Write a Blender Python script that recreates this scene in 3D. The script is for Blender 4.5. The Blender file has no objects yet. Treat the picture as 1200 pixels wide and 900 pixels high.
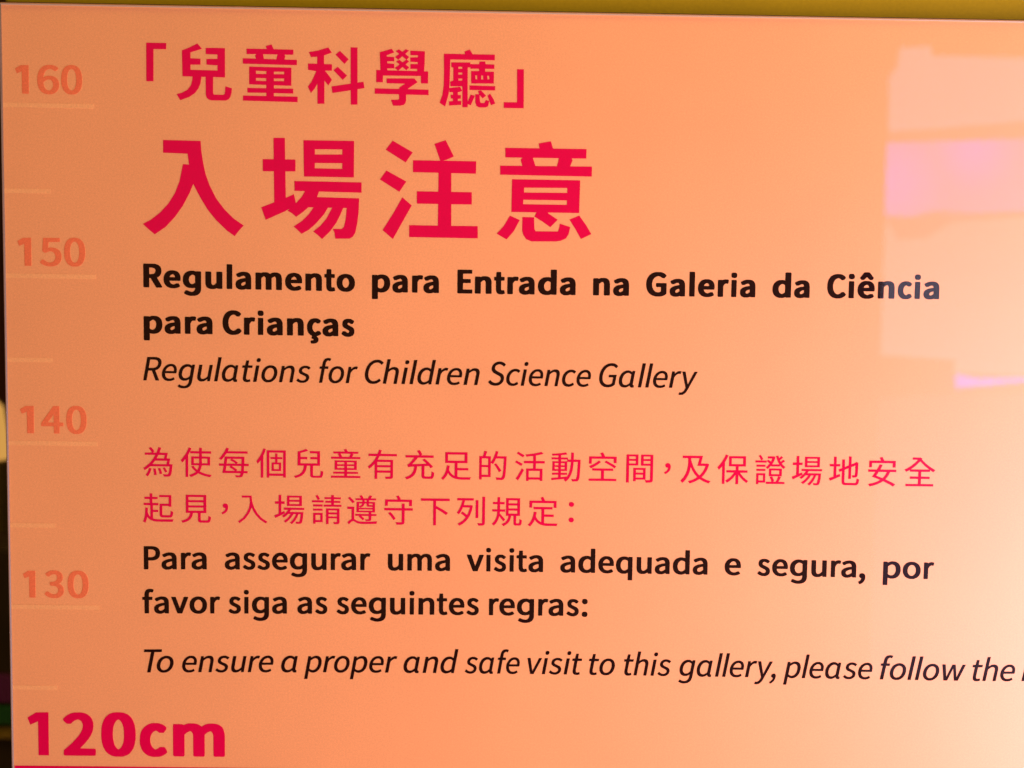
import bpy, bmesh, math, random
from mathutils import Vector, Matrix

C = bpy.context.collection
S = bpy.context.scene

# ------------------------------------------------------------------ camera
CAM = Vector((0.30006, -0.48012, 1.46330))
PITCH, YAW, ROLL = -0.049242, -0.007883, 0.014409


def cam_axes():
    """right, forward and up of the hand-held phone in world space"""
    m = Matrix.Rotation(YAW, 3, 'Z') @ Matrix.Rotation(PITCH, 3, 'X') @ Matrix.Rotation(-ROLL, 3, 'Y')
    return m @ Vector((1, 0, 0)), m @ Vector((0, 1, 0)), m @ Vector((0, 0, 1))


r_, f_, u_ = cam_axes()
cd = bpy.data.cameras.new('camera')
cam = bpy.data.objects.new('camera', cd)
C.objects.link(cam)
cam.matrix_world = Matrix(((r_.x, u_.x, -f_.x, CAM.x), (r_.y, u_.y, -f_.y, CAM.y), (r_.z, u_.z, -f_.z, CAM.z), (0, 0, 0, 1)))
cd.sensor_width = 36
cd.lens = 0.78 * 36
cd.clip_start = 0.01
cd.clip_end = 200
cd.dof.use_dof = True
cd.dof.focus_distance = 0.484
cd.dof.aperture_fstop = 4.5
S.camera = cam

# ------------------------------------------------------------------ light and exposure
S.view_settings.view_transform = 'Standard'
S.view_settings.look = 'None'
S.view_settings.gamma = 1
S.view_settings.exposure = 0.0
S.view_settings.use_curve_mapping = False

w = bpy.data.worlds.new('World')
S.world = w
w.use_nodes = True
w.node_tree.nodes['Background'].inputs['Color'].default_value = (1.0, 0.62, 0.12, 1)
w.node_tree.nodes['Background'].inputs['Strength'].default_value = 0.07


def area(name, loc, target, sx, sy, power, col):
    l = bpy.data.lights.new(name, 'AREA')
    l.shape = 'RECTANGLE'
    l.size, l.size_y, l.energy, l.color = sx, sy, power, col
    o = bpy.data.objects.new(name, l)
    C.objects.link(o)
    o.location = loc
    o.rotation_euler = (Vector(target) - Vector(loc)).to_track_quat('-Z', 'Y').to_euler()
    return o


# the bright exhibition hall to the right, and the ceiling wash over the sign
area('hall_light', (1.85, -0.80, 0.80), (0.60, 0, 1.20), 0.9, 1.5, 132.0, (0.97, 0.765, 1.10))
area('ceiling_light', (0.75, -1.0, 2.95), (0.45, 0, 1.3), 2.2, 1.2, 13.0, (1.0, 0.88, 0.30))

# ------------------------------------------------------------------ helpers
def tag(o, label=None, cat=None, group=None, kind=None):
    if label: o['label'] = label
    if cat: o['category'] = cat
    if group: o['group'] = group
    if kind: o['kind'] = kind
    return o


def empty(name, loc, label, cat):
    o = bpy.data.objects.new(name, None)
    o.empty_display_size = 0.05
    C.objects.link(o)
    o.location = loc
    return tag(o, label, cat)


def link(name, me, mats, parent=None):
    for m in (mats if isinstance(mats, (list, tuple)) else [mats]):
        me.materials.append(m)
    me.name = name
    o = bpy.data.objects.new(name, me)
    C.objects.link(o)
    if parent:
        o.parent = parent
        base = Vector((0, 0, 0))
        p = parent
        while p:
            base += p.location
            p = p.parent
        me.transform(Matrix.Translation(-base))     # meshes are written in world coordinates
    return o


def box_bm(x0, x1, y0, y1, z0, z1, bevel=0.0, seg=2):
    bm = bmesh.new()
    bmesh.ops.create_cube(bm, size=1)
    for v in bm.verts:
        v.co = Vector((x0 + (v.co.x + .5) * (x1 - x0), y0 + (v.co.y + .5) * (y1 - y0), z0 + (v.co.z + .5) * (z1 - z0)))
    if bevel:
        bmesh.ops.bevel(bm, geom=bm.edges[:], offset=bevel, segments=seg, profile=.5, affect='EDGES')
    return bm


def bm_mesh(bm, smooth=False):
    me = bpy.data.meshes.new('m')
    bm.normal_update()
    bm.to_mesh(me)
    bm.free()
    if smooth:
        for p in me.polygons: p.use_smooth = True
    return me


def lathe_bm(prof, cx, cy, z0, n=24):
    bm = bmesh.new()
    rings = []
    for r, z in prof:
        rings.append([bm.verts.new((cx + r * math.cos(2 * math.pi * k / n), cy + r * math.sin(2 * math.pi * k / n), z0 + z)) for k in range(n)])
    for a, b in zip(rings, rings[1:]):
        for k in range(n):
            bm.faces.new((a[k], a[(k + 1) % n], b[(k + 1) % n], b[k]))
    bm.faces.new(rings[0][::-1])
    bm.faces.new(rings[-1])
    return bm


def principled(name, col, rough=.5, spec=.5, **kw):
    m = bpy.data.materials.new(name)
    m.use_nodes = True
    b = m.node_tree.nodes['Principled BSDF']
    b.inputs['Base Color'].default_value = (*col, 1)
    b.inputs['Roughness'].default_value = rough
    b.inputs['Specular IOR Level'].default_value = spec
    for k, v in kw.items():
        b.inputs[k].default_value = v
    return m


def mottle(m, col, amount, scale, fine=None, fine_amount=0.0, bump=0.0):
    """breaks a flat colour up with noise in object space"""
    nt = m.node_tree
    N, L = nt.nodes, nt.links
    b = N['Principled BSDF']
    tc = N.new('ShaderNodeTexCoord')
    n1 = N.new('ShaderNodeTexNoise')
    n1.inputs['Scale'].default_value = scale
    n1.inputs['Detail'].default_value = 4
    L.new(tc.outputs['Object'], n1.inputs['Vector'])
    mr = N.new('ShaderNodeMapRange')
    mr.inputs['From Min'].default_value, mr.inputs['From Max'].default_value = .25, .75
    mr.inputs['To Min'].default_value, mr.inputs['To Max'].default_value = 1 - amount, 1 + amount
    L.new(n1.outputs['Fac'], mr.inputs['Value'])
    val = mr.outputs['Result']
    if fine:
        n2 = N.new('ShaderNodeTexNoise')
        n2.inputs['Scale'].default_value = fine
        n2.inputs['Detail'].default_value = 1
        L.new(tc.outputs['Object'], n2.inputs['Vector'])
        m2 = N.new('ShaderNodeMapRange')
        m2.inputs['From Min'].default_value, m2.inputs['From Max'].default_value = .25, .75
        m2.inputs['To Min'].default_value, m2.inputs['To Max'].default_value = 1 - fine_amount, 1 + fine_amount
        L.new(n2.outputs['Fac'], m2.inputs['Value'])
        mu = N.new('ShaderNodeMath')
        mu.operation = 'MULTIPLY'
        L.new(val, mu.inputs[0])
        L.new(m2.outputs['Result'], mu.inputs[1])
        val = mu.outputs[0]
        if bump:
            bp = N.new('ShaderNodeBump')
            bp.inputs['Strength'].default_value = bump
            bp.inputs['Distance'].default_value = .0002
            L.new(n2.outputs['Fac'], bp.inputs['Height'])
            L.new(bp.outputs['Normal'], b.inputs['Normal'])
    vm = N.new('ShaderNodeVectorMath')
    vm.operation = 'SCALE'
    vm.inputs[0].default_value = col
    L.new(val, vm.inputs['Scale'])
    L.new(vm.outputs['Vector'], b.inputs['Base Color'])
    return m


def glow(name, col, strength, noise=0.0, scale=8.0, col2=None):
    """a surface that gives off light: lightbox fronts, screens, and painted glow on panels that are no lamps"""
    m = bpy.data.materials.new(name)
    m.use_nodes = True
    N, L = m.node_tree.nodes, m.node_tree.links
    b = N['Principled BSDF']
    b.inputs['Base Color'].default_value = (.02, .02, .02, 1)
    b.inputs['Emission Strength'].default_value = strength
    b.inputs['Emission Color'].default_value = (*col, 1)
    if col2:
        tc = N.new('ShaderNodeTexCoord')
        n = N.new('ShaderNodeTexNoise')
        n.inputs['Scale'].default_value = scale
        n.inputs['Detail'].default_value = 2
        L.new(tc.outputs['Object'], n.inputs['Vector'])
        cr = N.new('ShaderNodeValToRGB')
        cr.color_ramp.elements[0].position, cr.color_ramp.elements[1].position = .38, .62
        cr.color_ramp.elements[0].color, cr.color_ramp.elements[1].color = (*col, 1), (*col2, 1)
        L.new(n.outputs['Fac'], cr.inputs['Fac'])
        L.new(cr.outputs['Color'], b.inputs['Emission Color'])
    return m


# ------------------------------------------------------------------ materials
ORANGE = (0.84, 0.332, 0.096)
M_board = mottle(principled('salmon_board', ORANGE, .55, .65), ORANGE, .04, 9.0, 900.0, .06, .0)
M_board_edge = principled('shadow_gap_edge', (.05, .018, .006), .5)  # dark colour paints the shadow gap along the board's rim
M_num = mottle(principled('orange_print', (.83, .170, .048), .45), (.83, .170, .048), .03, 30.0, 900.0, .09)
M_tick = mottle(principled('pale_print', (.90, .43, .145), .45), (.89, .39, .115), .03, 30.0, 900.0, .09)
M_crimson = mottle(principled('crimson_print', (.68, .0001, .043), .6, .03), (.68, .0001, .043), .03, 25.0)
M_black = mottle(principled('black_print', (.015, .0026, .0014), .6, .03), (.015, .0026, .0014), .08, 25.0)
M_gold = mottle(principled('gold_paint', (.35, .212, .003), .6, .08), (.35, .212, .003), .05, 14.0, 500.0, .05)
M_darkwall = mottle(principled('dark_red_wall', (.11, .020, .008), .7), (.11, .020, .008), .3, 6.0)
M_floor = mottle(principled('dark_floor', (.06, .04, .03), .5), (.06, .04, .03), .15, 5.0)
M_edge = principled('polished_edge', (.38, .25, .13), .35, .3)


def sheet_material():
    """clear acrylic: see-through, with the mirror reflection of its two polished faces"""
    m = bpy.data.materials.new('clear_acrylic')
    m.use_nodes = True
    N, L = m.node_tree.nodes, m.node_tree.links
    N.remove(N['Principled BSDF'])
    t = N.new('ShaderNodeBsdfTransparent')
    t.inputs['Color'].default_value = (.985, .985, .98, 1)
    g = N.new('ShaderNodeBsdfGlossy')
    tc = N.new('ShaderNodeTexCoord')            # faint wipe marks: the polish is not quite even
    nz = N.new('ShaderNodeTexNoise')
    nz.inputs['Scale'].default_value = 13
    nz.inputs['Detail'].default_value = 6
    L.new(tc.outputs['Object'], nz.inputs['Vector'])
    rg = N.new('ShaderNodeMapRange')
    rg.inputs['From Min'].default_value, rg.inputs['From Max'].default_value = .40, .72
    rg.inputs['To Min'].default_value, rg.inputs['To Max'].default_value = .003, .05
    L.new(nz.outputs['Fac'], rg.inputs['Value'])
    L.new(rg.outputs['Result'], g.inputs['Roughness'])
    fr = N.new('ShaderNodeFresnel')
    ge = N.new('ShaderNodeNewGeometry')         # the same ratio from both sides: light passes straight through a sheet
    io = N.new('ShaderNodeMapRange')
    io.inputs['To Min'].default_value, io.inputs['To Max'].default_value = 1.49, 1 / 1.49
    L.new(ge.outputs['Backfacing'], io.inputs['Value'])
    L.new(io.outputs['Result'], fr.inputs['IOR'])
    mx = N.new('ShaderNodeMixShader')
    L.new(fr.outputs[0], mx.inputs[0])
    L.new(t.outputs[0], mx.inputs[1])
    L.new(g.outputs[0], mx.inputs[2])
    L.new(mx.outputs[0], N['Material Output'].inputs['Surface'])
    return m


M_sheet = sheet_material()
M_edge_shade = principled('shaded_edge_sides', (.11, .065, .03), .4, .2)  # same sheet edge, coloured darker on the sides to paint shade

# ------------------------------------------------------------------ lettering shapes
# letter outlines, contours split by |, thousandths of an em (b bold, s semibold, i italic)
LATIN = {
'b0': (506, '0,342 4,466 14,532 35,601 58,648 84,682 126,717 174,737 226,744 278,744 325,738 378,718 416,689 445,652 471,602 493,526 504,445 507,356 504,291 491,202 472,135 438,74 415,44 381,18 325,-6 289,-10 216,-10 175,-4 139,10 91,44 59,85 30,148 13,214 3,284|171,395 173,301 189,208 203,169 222,139 239,122 255,116 286,141 302,168 317,205 328,258 334,319 334,418 328,478 317,531 302,568 285,595 268,613 252,619 226,601 204,568 189,528 179,484'),
'b1': (325, '1,606 8,615 134,694 324,698 322,2 163,4 162,549 42,496'),
'b2': (555, '1,618 6,639 45,676 81,701 134,727 195,741 285,744 338,740 382,728 416,713 463,678 494,635 516,575 520,508 514,455 500,406 472,348 431,285 374,216 288,128 544,123 552,116 556,96 556,31 549,7 532,1 26,1 7,9 3,32 6,94 154,223 258,336 297,392 322,442 336,484 339,529 332,555 313,589 295,605 266,618 249,621 205,605 168,580 138,551 122,546 72,546 56,552 4,599'),
'b3': (463, '1,108 4,128 38,178 58,189 115,187 181,130 221,114 239,118 261,130 281,152 292,175 299,205 292,249 280,274 265,289 244,303 218,313 131,323 121,331 117,349 117,409 123,432 138,438 176,440 209,448 248,469 262,486 279,532 277,561 265,589 244,612 224,620 184,600 139,560 72,560 62,568 25,618 22,636 25,655 61,690 98,715 132,731 179,743 289,741 329,731 362,715 387,696 412,668 428,638 441,585 443,521 431,466 412,427 374,386 413,354 434,326 451,291 460,256 464,209 458,152 447,111 430,78 405,47 382,29 335,3 289,-8 184,-10 134,-1 75,25 42,49 14,76 3,91'),
'b4': (594, '0,219 0,268 5,291 306,721 326,731 475,731 491,725 497,702 497,309 581,305 591,298 594,276 594,218 589,195 574,189 497,186 497,31 492,9 474,1 342,1 325,9 320,31 318,188 21,189 4,198|216,309 319,309 319,451'),
'b5': (565, '1,105 4,125 49,179 66,186 125,184 181,142 229,120 266,113 294,119 321,132 353,162 371,194 380,225 380,268 362,318 344,341 306,365 271,373 235,362 188,338 126,336 109,342 62,372 59,399 86,722 106,731 508,731 524,726 530,701 530,638 524,614 508,609 254,608 240,495 244,489 369,487 418,475 465,454 491,436 522,402 545,362 558,319 566,245 558,179 542,131 518,91 486,55 463,38 402,6 352,-7 255,-11 179,-4 106,18 56,45 25,67 4,88'),
'b6': (523, '0,332 6,455 23,538 55,612 80,651 124,694 171,722 224,738 276,744 354,743 426,724 473,698 506,667 509,648 505,628 449,573 384,573 342,605 306,620 262,604 233,579 208,541 186,484 182,461 252,474 315,474 371,467 396,460 436,440 468,413 491,382 508,342 518,299 524,236 518,176 504,126 487,92 462,60 428,29 386,6 345,-7 254,-11 204,-6 179,2 148,14 108,40 68,83 40,131 13,218 4,266|176,285 188,219 200,186 219,152 250,122 274,112 305,127 319,142 334,166 349,215 350,238 344,282 321,328 292,350 274,357 265,355 215,328 187,302'),
'bC': (576, '0,351 6,455 22,524 47,585 84,640 99,656 133,686 182,716 252,738 309,744 396,741 452,727 485,711 525,684 557,652 557,616 514,564 496,554 436,556 388,595 342,614 321,612 288,601 255,579 234,558 216,531 192,478 179,421 176,358 188,269 204,224 223,189 256,152 286,132 318,120 339,119 391,139 451,190 509,193 526,186 573,131 576,112 573,94 529,50 488,23 449,5 394,-8 292,-10 242,-4 184,15 132,45 84,89 46,148 22,206 7,269'),
'bE': (461, '0,32 0,701 4,722 24,731 428,731 444,727 450,718 451,704 451,638 448,618 439,611 170,606 171,447 394,444 406,431 407,352 404,330 386,322 171,321 170,131 175,126 448,124 458,116 461,98 458,10 439,1 22,1 4,9'),
'bG': (641, '0,354 7,458 28,534 58,592 94,639 151,687 221,721 286,738 352,744 446,741 485,734 532,718 591,685 626,654 631,635 627,615 579,561 564,554 504,556 436,601 385,615 358,613 322,602 281,581 244,547 220,514 200,469 187,408 184,368 189,314 199,268 218,222 243,185 259,169 279,152 316,132 356,120 404,120 439,130 466,146 467,279 334,281 318,287 311,311 311,375 316,396 335,404 618,404 632,400 639,394 641,375 641,98 638,76 602,46 561,23 506,3 465,-6 431,-10 332,-10 282,-6 208,15 144,49 94,91 55,142 26,202 12,255'),
'bR': (576, '0,32 0,701 4,724 22,731 341,730 386,723 432,710 478,686 513,656 537,618 553,559 556,526 553,468 538,417 511,374 482,345 416,306 572,46 575,28 571,9 552,1 406,1 391,7 219,290 182,290 179,286 179,31 174,9 156,1 21,2 4,10|179,606 180,411 246,410 291,416 325,429 354,452 368,475 377,516 369,554 346,583 319,598 272,608 184,611'),
'ba': (482, '0,139 4,196 17,229 39,258 72,285 126,312 176,328 301,350 304,355 299,375 286,398 268,412 248,420 186,402 131,373 66,374 55,382 23,436 22,464 27,474 122,520 179,536 229,541 294,541 346,534 374,525 411,505 441,475 457,451 471,412 481,345 483,31 481,15 475,6 461,1 344,1 329,6 321,15 269,-4 219,-11 144,-10 104,-1 52,26 25,55 6,98|172,155 184,125 208,110 234,113 266,129 307,159 306,236 268,230 212,208 184,184'),
'bc': (435, '0,249 6,336 20,391 37,428 79,479 128,515 188,537 225,541 304,540 366,519 395,501 422,476 425,458 422,439 387,389 376,382 311,382 274,410 256,417 220,398 202,380 186,354 175,325 167,289 167,238 180,186 202,148 235,119 254,112 262,113 331,154 384,154 400,146 432,92 434,64 419,46 379,18 339,0 305,-8 222,-11 175,-5 136,8 101,28 59,66 35,101 13,158 4,196'),
'bd': (576, '0,249 6,332 23,386 45,428 73,462 116,498 161,521 214,537 324,541 391,530 391,745 398,768 414,774 554,774 572,767 577,744 577,32 571,7 555,1 431,1 416,6 408,14 361,-2 325,-10 248,-11 199,-7 148,8 99,33 65,63 38,99 16,148 4,196|187,272 189,234 205,178 224,148 258,123 289,112 312,115 355,135 391,164 391,379 364,399 324,415 301,419 276,411 250,396 229,376 210,351 196,319'),
'be': (524, '0,254 6,332 23,388 43,428 73,465 111,497 159,522 205,537 244,541 335,538 395,522 435,501 468,471 491,439 507,404 520,351 524,298 517,229 498,220 185,220 181,216 202,168 221,145 244,127 284,110 301,107 324,110 402,143 452,143 465,139 500,82 499,46 482,34 435,12 389,-2 346,-10 262,-11 215,-7 159,9 114,32 88,52 43,101 22,141 6,194|183,331 355,331 342,372 327,395 299,415 278,421 255,415 221,394 203,374'),
'bg': (560, '0,256 6,339 20,386 39,422 81,473 115,500 154,520 209,537 251,541 334,540 399,522 418,527 539,527 554,522 560,514 561,498 561,5 554,-62 542,-101 522,-138 491,-173 457,-196 411,-217 346,-230 246,-233 181,-226 115,-207 49,-174 40,-161 40,-135 79,-69 94,-64 144,-64 192,-88 244,-105 278,-110 306,-104 335,-88 360,-62 377,-16 378,19 304,6 199,9 144,23 99,46 62,79 35,115 16,158 4,206|184,281 186,241 203,188 231,151 258,134 285,126 312,133 352,156 378,178 378,379 352,399 322,412 294,419 268,411 244,397 226,381 205,351 193,326'),
'bi': (183, '10,32 12,514 18,522 32,527 159,525 169,518 173,498 171,15 165,6 152,2 31,2 14,10|0,659 2,696 10,722 32,744 56,753 125,753 143,748 168,728 181,698 184,666 174,619 155,598 126,586 56,586 32,595 9,619'),
'bl': (173, '0,32 2,748 6,757 21,763 152,763 168,755 173,734 171,16 166,7 152,2 21,2 4,10'),
'bm': (812, '0,32 0,498 3,516 9,523 22,527 141,527 155,522 164,512 211,532 242,540 325,541 366,536 398,525 422,512 449,491 484,513 529,532 576,541 641,541 684,535 735,514 771,483 788,456 808,385 813,326 813,31 810,12 804,5 791,1 655,1 636,11 633,32 633,338 627,368 614,395 602,407 584,415 539,394 496,356 496,31 494,15 488,6 474,1 338,1 319,11 316,32 316,341 307,378 297,395 281,410 266,415 221,392 180,356 180,32 176,9 158,1 21,2 4,10'),
'bn': (510, '0,32 0,496 6,521 22,527 141,527 155,522 165,510 198,525 252,540 335,541 369,538 409,527 445,507 467,486 486,458 497,431 510,359 511,32 506,8 489,1 354,1 335,11 331,31 330,348 322,376 311,397 301,407 278,416 258,411 228,395 180,355 180,32 176,9 158,1 21,2 4,10'),
'bo': (565, '0,254 6,334 22,388 45,431 73,465 114,498 160,522 211,537 252,541 342,538 391,527 452,498 488,470 521,431 544,386 560,332 566,274 560,196 544,142 524,104 494,66 451,30 405,8 354,-7 309,-11 211,-7 165,6 115,30 81,57 46,96 22,141 6,195|180,274 182,235 199,179 216,151 236,132 256,119 282,111 309,119 346,146 366,176 378,206 386,244 386,284 380,316 366,352 348,380 332,396 310,409 279,418 246,404 219,381 201,354 189,325'),
'bp': (565, '0,-185 0,496 4,519 22,527 144,527 158,522 166,513 219,532 254,540 335,541 379,537 428,522 472,498 507,466 532,429 551,384 561,338 566,264 560,202 544,146 521,102 490,64 455,35 405,8 376,-1 312,-11 255,-11 184,1 183,-186 180,-205 174,-212 161,-216 21,-216 4,-207|183,362 183,149 206,133 251,115 272,112 296,120 318,132 338,151 355,175 370,206 380,275 374,326 365,355 351,379 335,397 313,411 286,419 264,414 231,399 185,368'),
'br': (340, '0,32 0,496 4,518 24,527 132,527 152,520 182,534 216,541 286,541 314,535 334,525 340,515 340,492 323,416 306,409 241,412 229,407 204,385 191,367 169,324 169,32 165,10 146,1 21,2 4,10'),
'bs': (393, '1,81 6,105 35,151 45,158 112,158 161,122 196,107 221,119 236,148 233,162 219,181 195,199 86,253 50,286 36,309 26,341 23,366 26,419 36,454 62,492 89,515 144,537 179,541 242,541 274,537 308,525 365,491 380,475 381,448 342,389 328,384 276,385 231,414 209,422 192,411 180,386 185,371 201,353 308,300 346,274 366,253 379,231 388,202 393,168 390,116 380,82 354,42 324,17 265,-7 225,-11 149,-10 98,3 55,23 5,61'),
'bt': (332, '0,442 0,495 4,516 21,524 58,526 63,529 67,632 74,670 91,677 191,677 210,669 214,648 215,529 308,525 318,518 321,496 321,441 315,417 299,411 215,409 216,148 224,124 232,114 248,119 298,119 317,109 333,36 331,21 325,12 259,-10 161,-8 121,8 104,19 85,42 66,91 59,142 57,409 8,416 2,425'),
'bu': (524, '0,181 0,498 2,514 8,522 22,527 161,527 179,518 183,498 184,184 193,151 204,132 222,118 239,113 266,120 294,136 341,181 341,496 346,519 364,527 501,527 521,518 524,496 524,32 522,15 516,6 502,1 378,2 364,7 355,20 299,-2 241,-11 148,-8 105,3 59,30 43,45 25,72 9,116'),
'bç': (429, '0,246 4,331 19,388 38,429 74,476 100,499 129,517 185,537 222,541 299,540 326,534 362,519 394,498 417,476 420,458 418,441 381,388 372,382 306,382 272,408 254,417 217,398 199,378 185,354 167,296 166,244 173,202 188,168 215,132 252,112 279,123 319,152 379,154 396,145 428,89 427,59 409,42 368,15 306,-7 302,-14 300,-25 324,-40 341,-61 350,-86 353,-112 350,-144 341,-172 312,-204 281,-221 225,-236 139,-239 120,-229 110,-174 114,-152 132,-143 188,-134 201,-126 205,-116 194,-104 153,-91 142,-82 140,-52 158,-1 109,21 84,40 51,76 31,109 13,156'),
'bê': (524, '0,254 6,332 23,388 43,428 73,465 111,497 159,522 205,537 244,541 335,538 395,522 435,501 468,471 491,439 507,404 520,351 524,298 517,229 498,220 185,220 181,216 202,168 221,145 244,127 284,110 301,107 324,110 402,143 452,143 465,139 500,82 499,46 482,34 435,12 389,-2 346,-10 262,-11 215,-7 159,9 114,32 88,52 43,101 22,141 6,194|183,331 355,331 342,372 327,395 299,415 278,421 255,415 221,394 203,374|66,626 70,646 172,775 191,798 208,804 341,804 355,800 476,648 482,626 477,606 438,571 422,566 375,566 361,570 274,656 188,572 174,566 124,566 109,570 70,608'),
's,': (216, '0,-141 3,-125 48,-97 71,-72 85,-48 94,-21 55,-5 28,25 21,72 30,104 56,130 94,141 134,141 171,130 194,108 203,92 211,68 216,29 213,-25 205,-58 177,-116 130,-166 99,-187 58,-206 38,-206 23,-199'),
's0': (506, '0,356 4,465 16,536 35,596 63,651 99,692 136,720 185,738 242,746 321,738 367,721 404,695 445,648 474,589 491,531 501,469 506,398 503,278 490,198 471,138 455,106 444,85 416,51 371,15 312,-7 231,-11 185,-5 144,10 100,41 60,88 32,148 16,201 4,272|140,391 141,308 149,249 162,194 177,155 199,122 219,104 254,91 281,100 308,122 331,159 352,225 364,301 367,374 358,482 345,541 328,584 296,624 261,642 238,640 218,631 200,615 178,582 160,538 149,488'),
's1': (325, '1,606 8,615 134,694 324,698 322,2 163,4 162,549 42,496'),
's3': (463, '0,96 1,109 40,164 59,171 89,168 135,126 172,105 216,93 258,99 281,110 310,139 322,166 330,206 319,256 306,280 291,295 266,310 232,322 146,332 135,335 130,341 130,419 134,426 224,439 266,460 288,482 300,505 307,538 302,579 290,606 275,623 254,636 215,641 189,634 158,617 114,578 82,576 65,584 26,635 25,655 59,687 101,715 145,734 192,744 276,743 321,732 358,715 386,695 411,666 427,638 438,596 440,522 424,464 395,421 351,386 398,356 422,331 441,304 453,276 463,219 460,158 447,111 430,79 398,44 369,22 331,3 275,-10 198,-11 142,-2 84,21 39,52 6,85'),
's4': (525, '0,205 2,278 287,726 304,733 415,733 429,728 433,721 433,296 508,294 520,291 524,282 521,198 506,193 433,191 431,6 414,0 318,0 302,6 298,193 18,193 5,196|159,296 299,296 301,512'),
's5': (515, '0,92 1,105 46,164 62,170 91,167 141,126 186,103 232,93 262,94 282,100 313,116 339,143 361,182 370,215 371,254 362,299 335,347 312,366 271,382 235,384 196,372 149,346 122,344 109,348 58,382 83,726 101,733 461,733 475,729 480,722 480,638 472,629 211,626 196,478 199,475 244,483 294,483 372,470 418,448 449,425 476,393 497,354 510,308 514,229 504,162 495,134 472,92 424,42 402,26 359,5 309,-8 221,-11 158,-2 98,18 37,55 6,81'),
's6': (523, '0,341 6,452 25,538 50,599 75,636 87,654 132,695 182,723 231,738 296,746 344,744 398,734 428,723 472,698 508,667 507,646 452,593 439,589 411,590 361,627 315,641 271,634 228,612 199,584 175,544 158,494 146,435 148,427 199,452 252,466 339,464 394,451 429,434 463,408 488,376 508,335 518,294 523,242 518,175 505,131 485,92 461,62 422,28 382,6 341,-7 258,-11 209,-6 165,9 115,39 70,85 43,129 26,172 6,256|144,288 156,221 173,171 192,139 214,116 235,101 259,92 286,90 312,99 346,126 372,178 380,214 380,254 362,314 334,348 312,361 286,368 251,367 196,341 159,308'),
's:': (178, '0,48 2,79 12,107 35,130 69,141 108,141 145,128 167,105 177,76 177,36 164,4 145,-15 106,-28 71,-28 30,-14 6,18|0,451 3,491 18,518 44,538 72,546 105,546 139,535 165,511 177,479 177,441 167,411 142,386 105,374 56,377 29,391 6,421'),
'sP': (501, '0,12 1,725 18,733 289,730 365,714 389,705 425,685 465,645 482,616 497,569 501,518 497,455 484,409 461,369 421,330 388,310 348,295 275,281 139,279 137,8 119,0 18,0 5,3|137,625 138,384 215,383 259,387 299,399 326,416 341,432 353,455 363,499 361,539 353,565 340,588 319,606 271,624 201,630 141,630'),
'sa': (469, '0,136 4,188 19,222 46,254 85,281 134,302 186,318 326,344 317,384 305,405 279,427 256,434 234,436 195,428 148,410 104,386 65,386 55,395 24,446 23,464 26,468 71,493 134,518 186,531 239,537 309,534 359,521 395,502 426,474 445,445 458,411 467,361 469,12 465,4 451,0 352,2 343,8 338,33 275,3 212,-11 138,-10 101,-1 55,23 25,53 8,89|140,148 145,124 154,109 186,90 206,87 228,90 276,110 327,145 327,249 301,248 252,238 185,213 165,200 150,184'),
'sd': (534, '0,252 4,321 20,379 43,424 74,462 112,494 148,513 208,533 249,537 304,536 342,528 389,511 389,756 406,764 515,764 531,759 533,12 530,5 515,0 422,0 407,6 401,30 342,2 284,-11 198,-8 142,7 95,33 62,64 36,99 16,145 4,195|147,261 150,225 166,168 186,133 204,116 229,100 276,90 301,95 334,108 388,151 388,389 356,412 308,431 266,433 235,422 204,400 174,362 159,329'),
'se': (490, '0,254 4,321 21,381 53,436 79,466 110,494 151,516 191,530 242,537 316,533 364,519 403,498 435,469 459,434 472,404 487,346 490,264 486,234 469,227 145,227 142,218 153,179 168,152 189,126 212,108 256,90 296,87 338,96 392,122 432,122 440,116 468,65 468,45 446,30 392,6 311,-11 219,-8 156,8 115,29 81,56 42,101 19,146 8,186|142,321 146,317 361,319 354,359 330,405 301,427 269,437 249,437 228,431 189,406 157,364'),
'sf': (361, '0,438 2,514 16,520 71,525 71,614 80,671 92,699 108,724 132,747 162,764 201,774 232,777 306,773 346,762 361,754 361,736 339,667 305,663 268,674 252,674 229,658 214,626 210,601 211,526 302,524 316,520 320,514 320,436 315,429 304,426 210,424 210,11 204,3 89,0 72,8 71,422 68,426 9,427'),
'sg': (539, '0,259 6,335 20,382 43,425 78,466 114,494 158,517 205,531 256,537 334,531 372,520 405,504 413,519 426,524 521,524 535,520 539,512 539,-21 534,-64 524,-99 501,-141 472,-173 429,-201 388,-218 315,-231 229,-233 171,-224 94,-200 44,-173 40,-168 41,-151 73,-95 84,-87 121,-88 175,-114 248,-131 291,-130 336,-114 360,-95 382,-58 391,-22 394,36 322,12 245,4 182,12 142,23 106,42 64,76 35,116 18,154 5,204|149,269 150,241 163,191 188,148 206,130 231,116 275,106 299,109 326,119 361,139 393,168 392,389 348,418 305,433 268,433 241,424 202,398 176,366 159,329'),
'si': (156, '13,12 13,515 19,522 31,524 134,523 143,514 143,9 136,3 125,0 31,0 18,3|0,664 2,696 13,721 29,735 56,744 98,744 126,735 147,715 156,691 156,654 147,629 131,612 101,600 65,599 29,609 8,631'),
'sm': (771, '0,12 0,512 5,521 19,524 116,522 124,516 129,488 160,508 209,530 254,537 311,536 345,528 382,511 425,470 475,507 522,528 571,537 621,536 675,522 704,507 733,478 748,454 761,418 770,354 770,11 765,3 752,0 649,0 632,8 630,345 620,388 609,407 589,424 565,431 541,427 512,412 485,393 454,362 454,12 450,4 436,0 334,0 316,8 314,345 305,384 294,407 274,424 251,431 234,430 204,417 169,393 140,364 139,8 122,0 18,0 5,3'),
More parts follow.
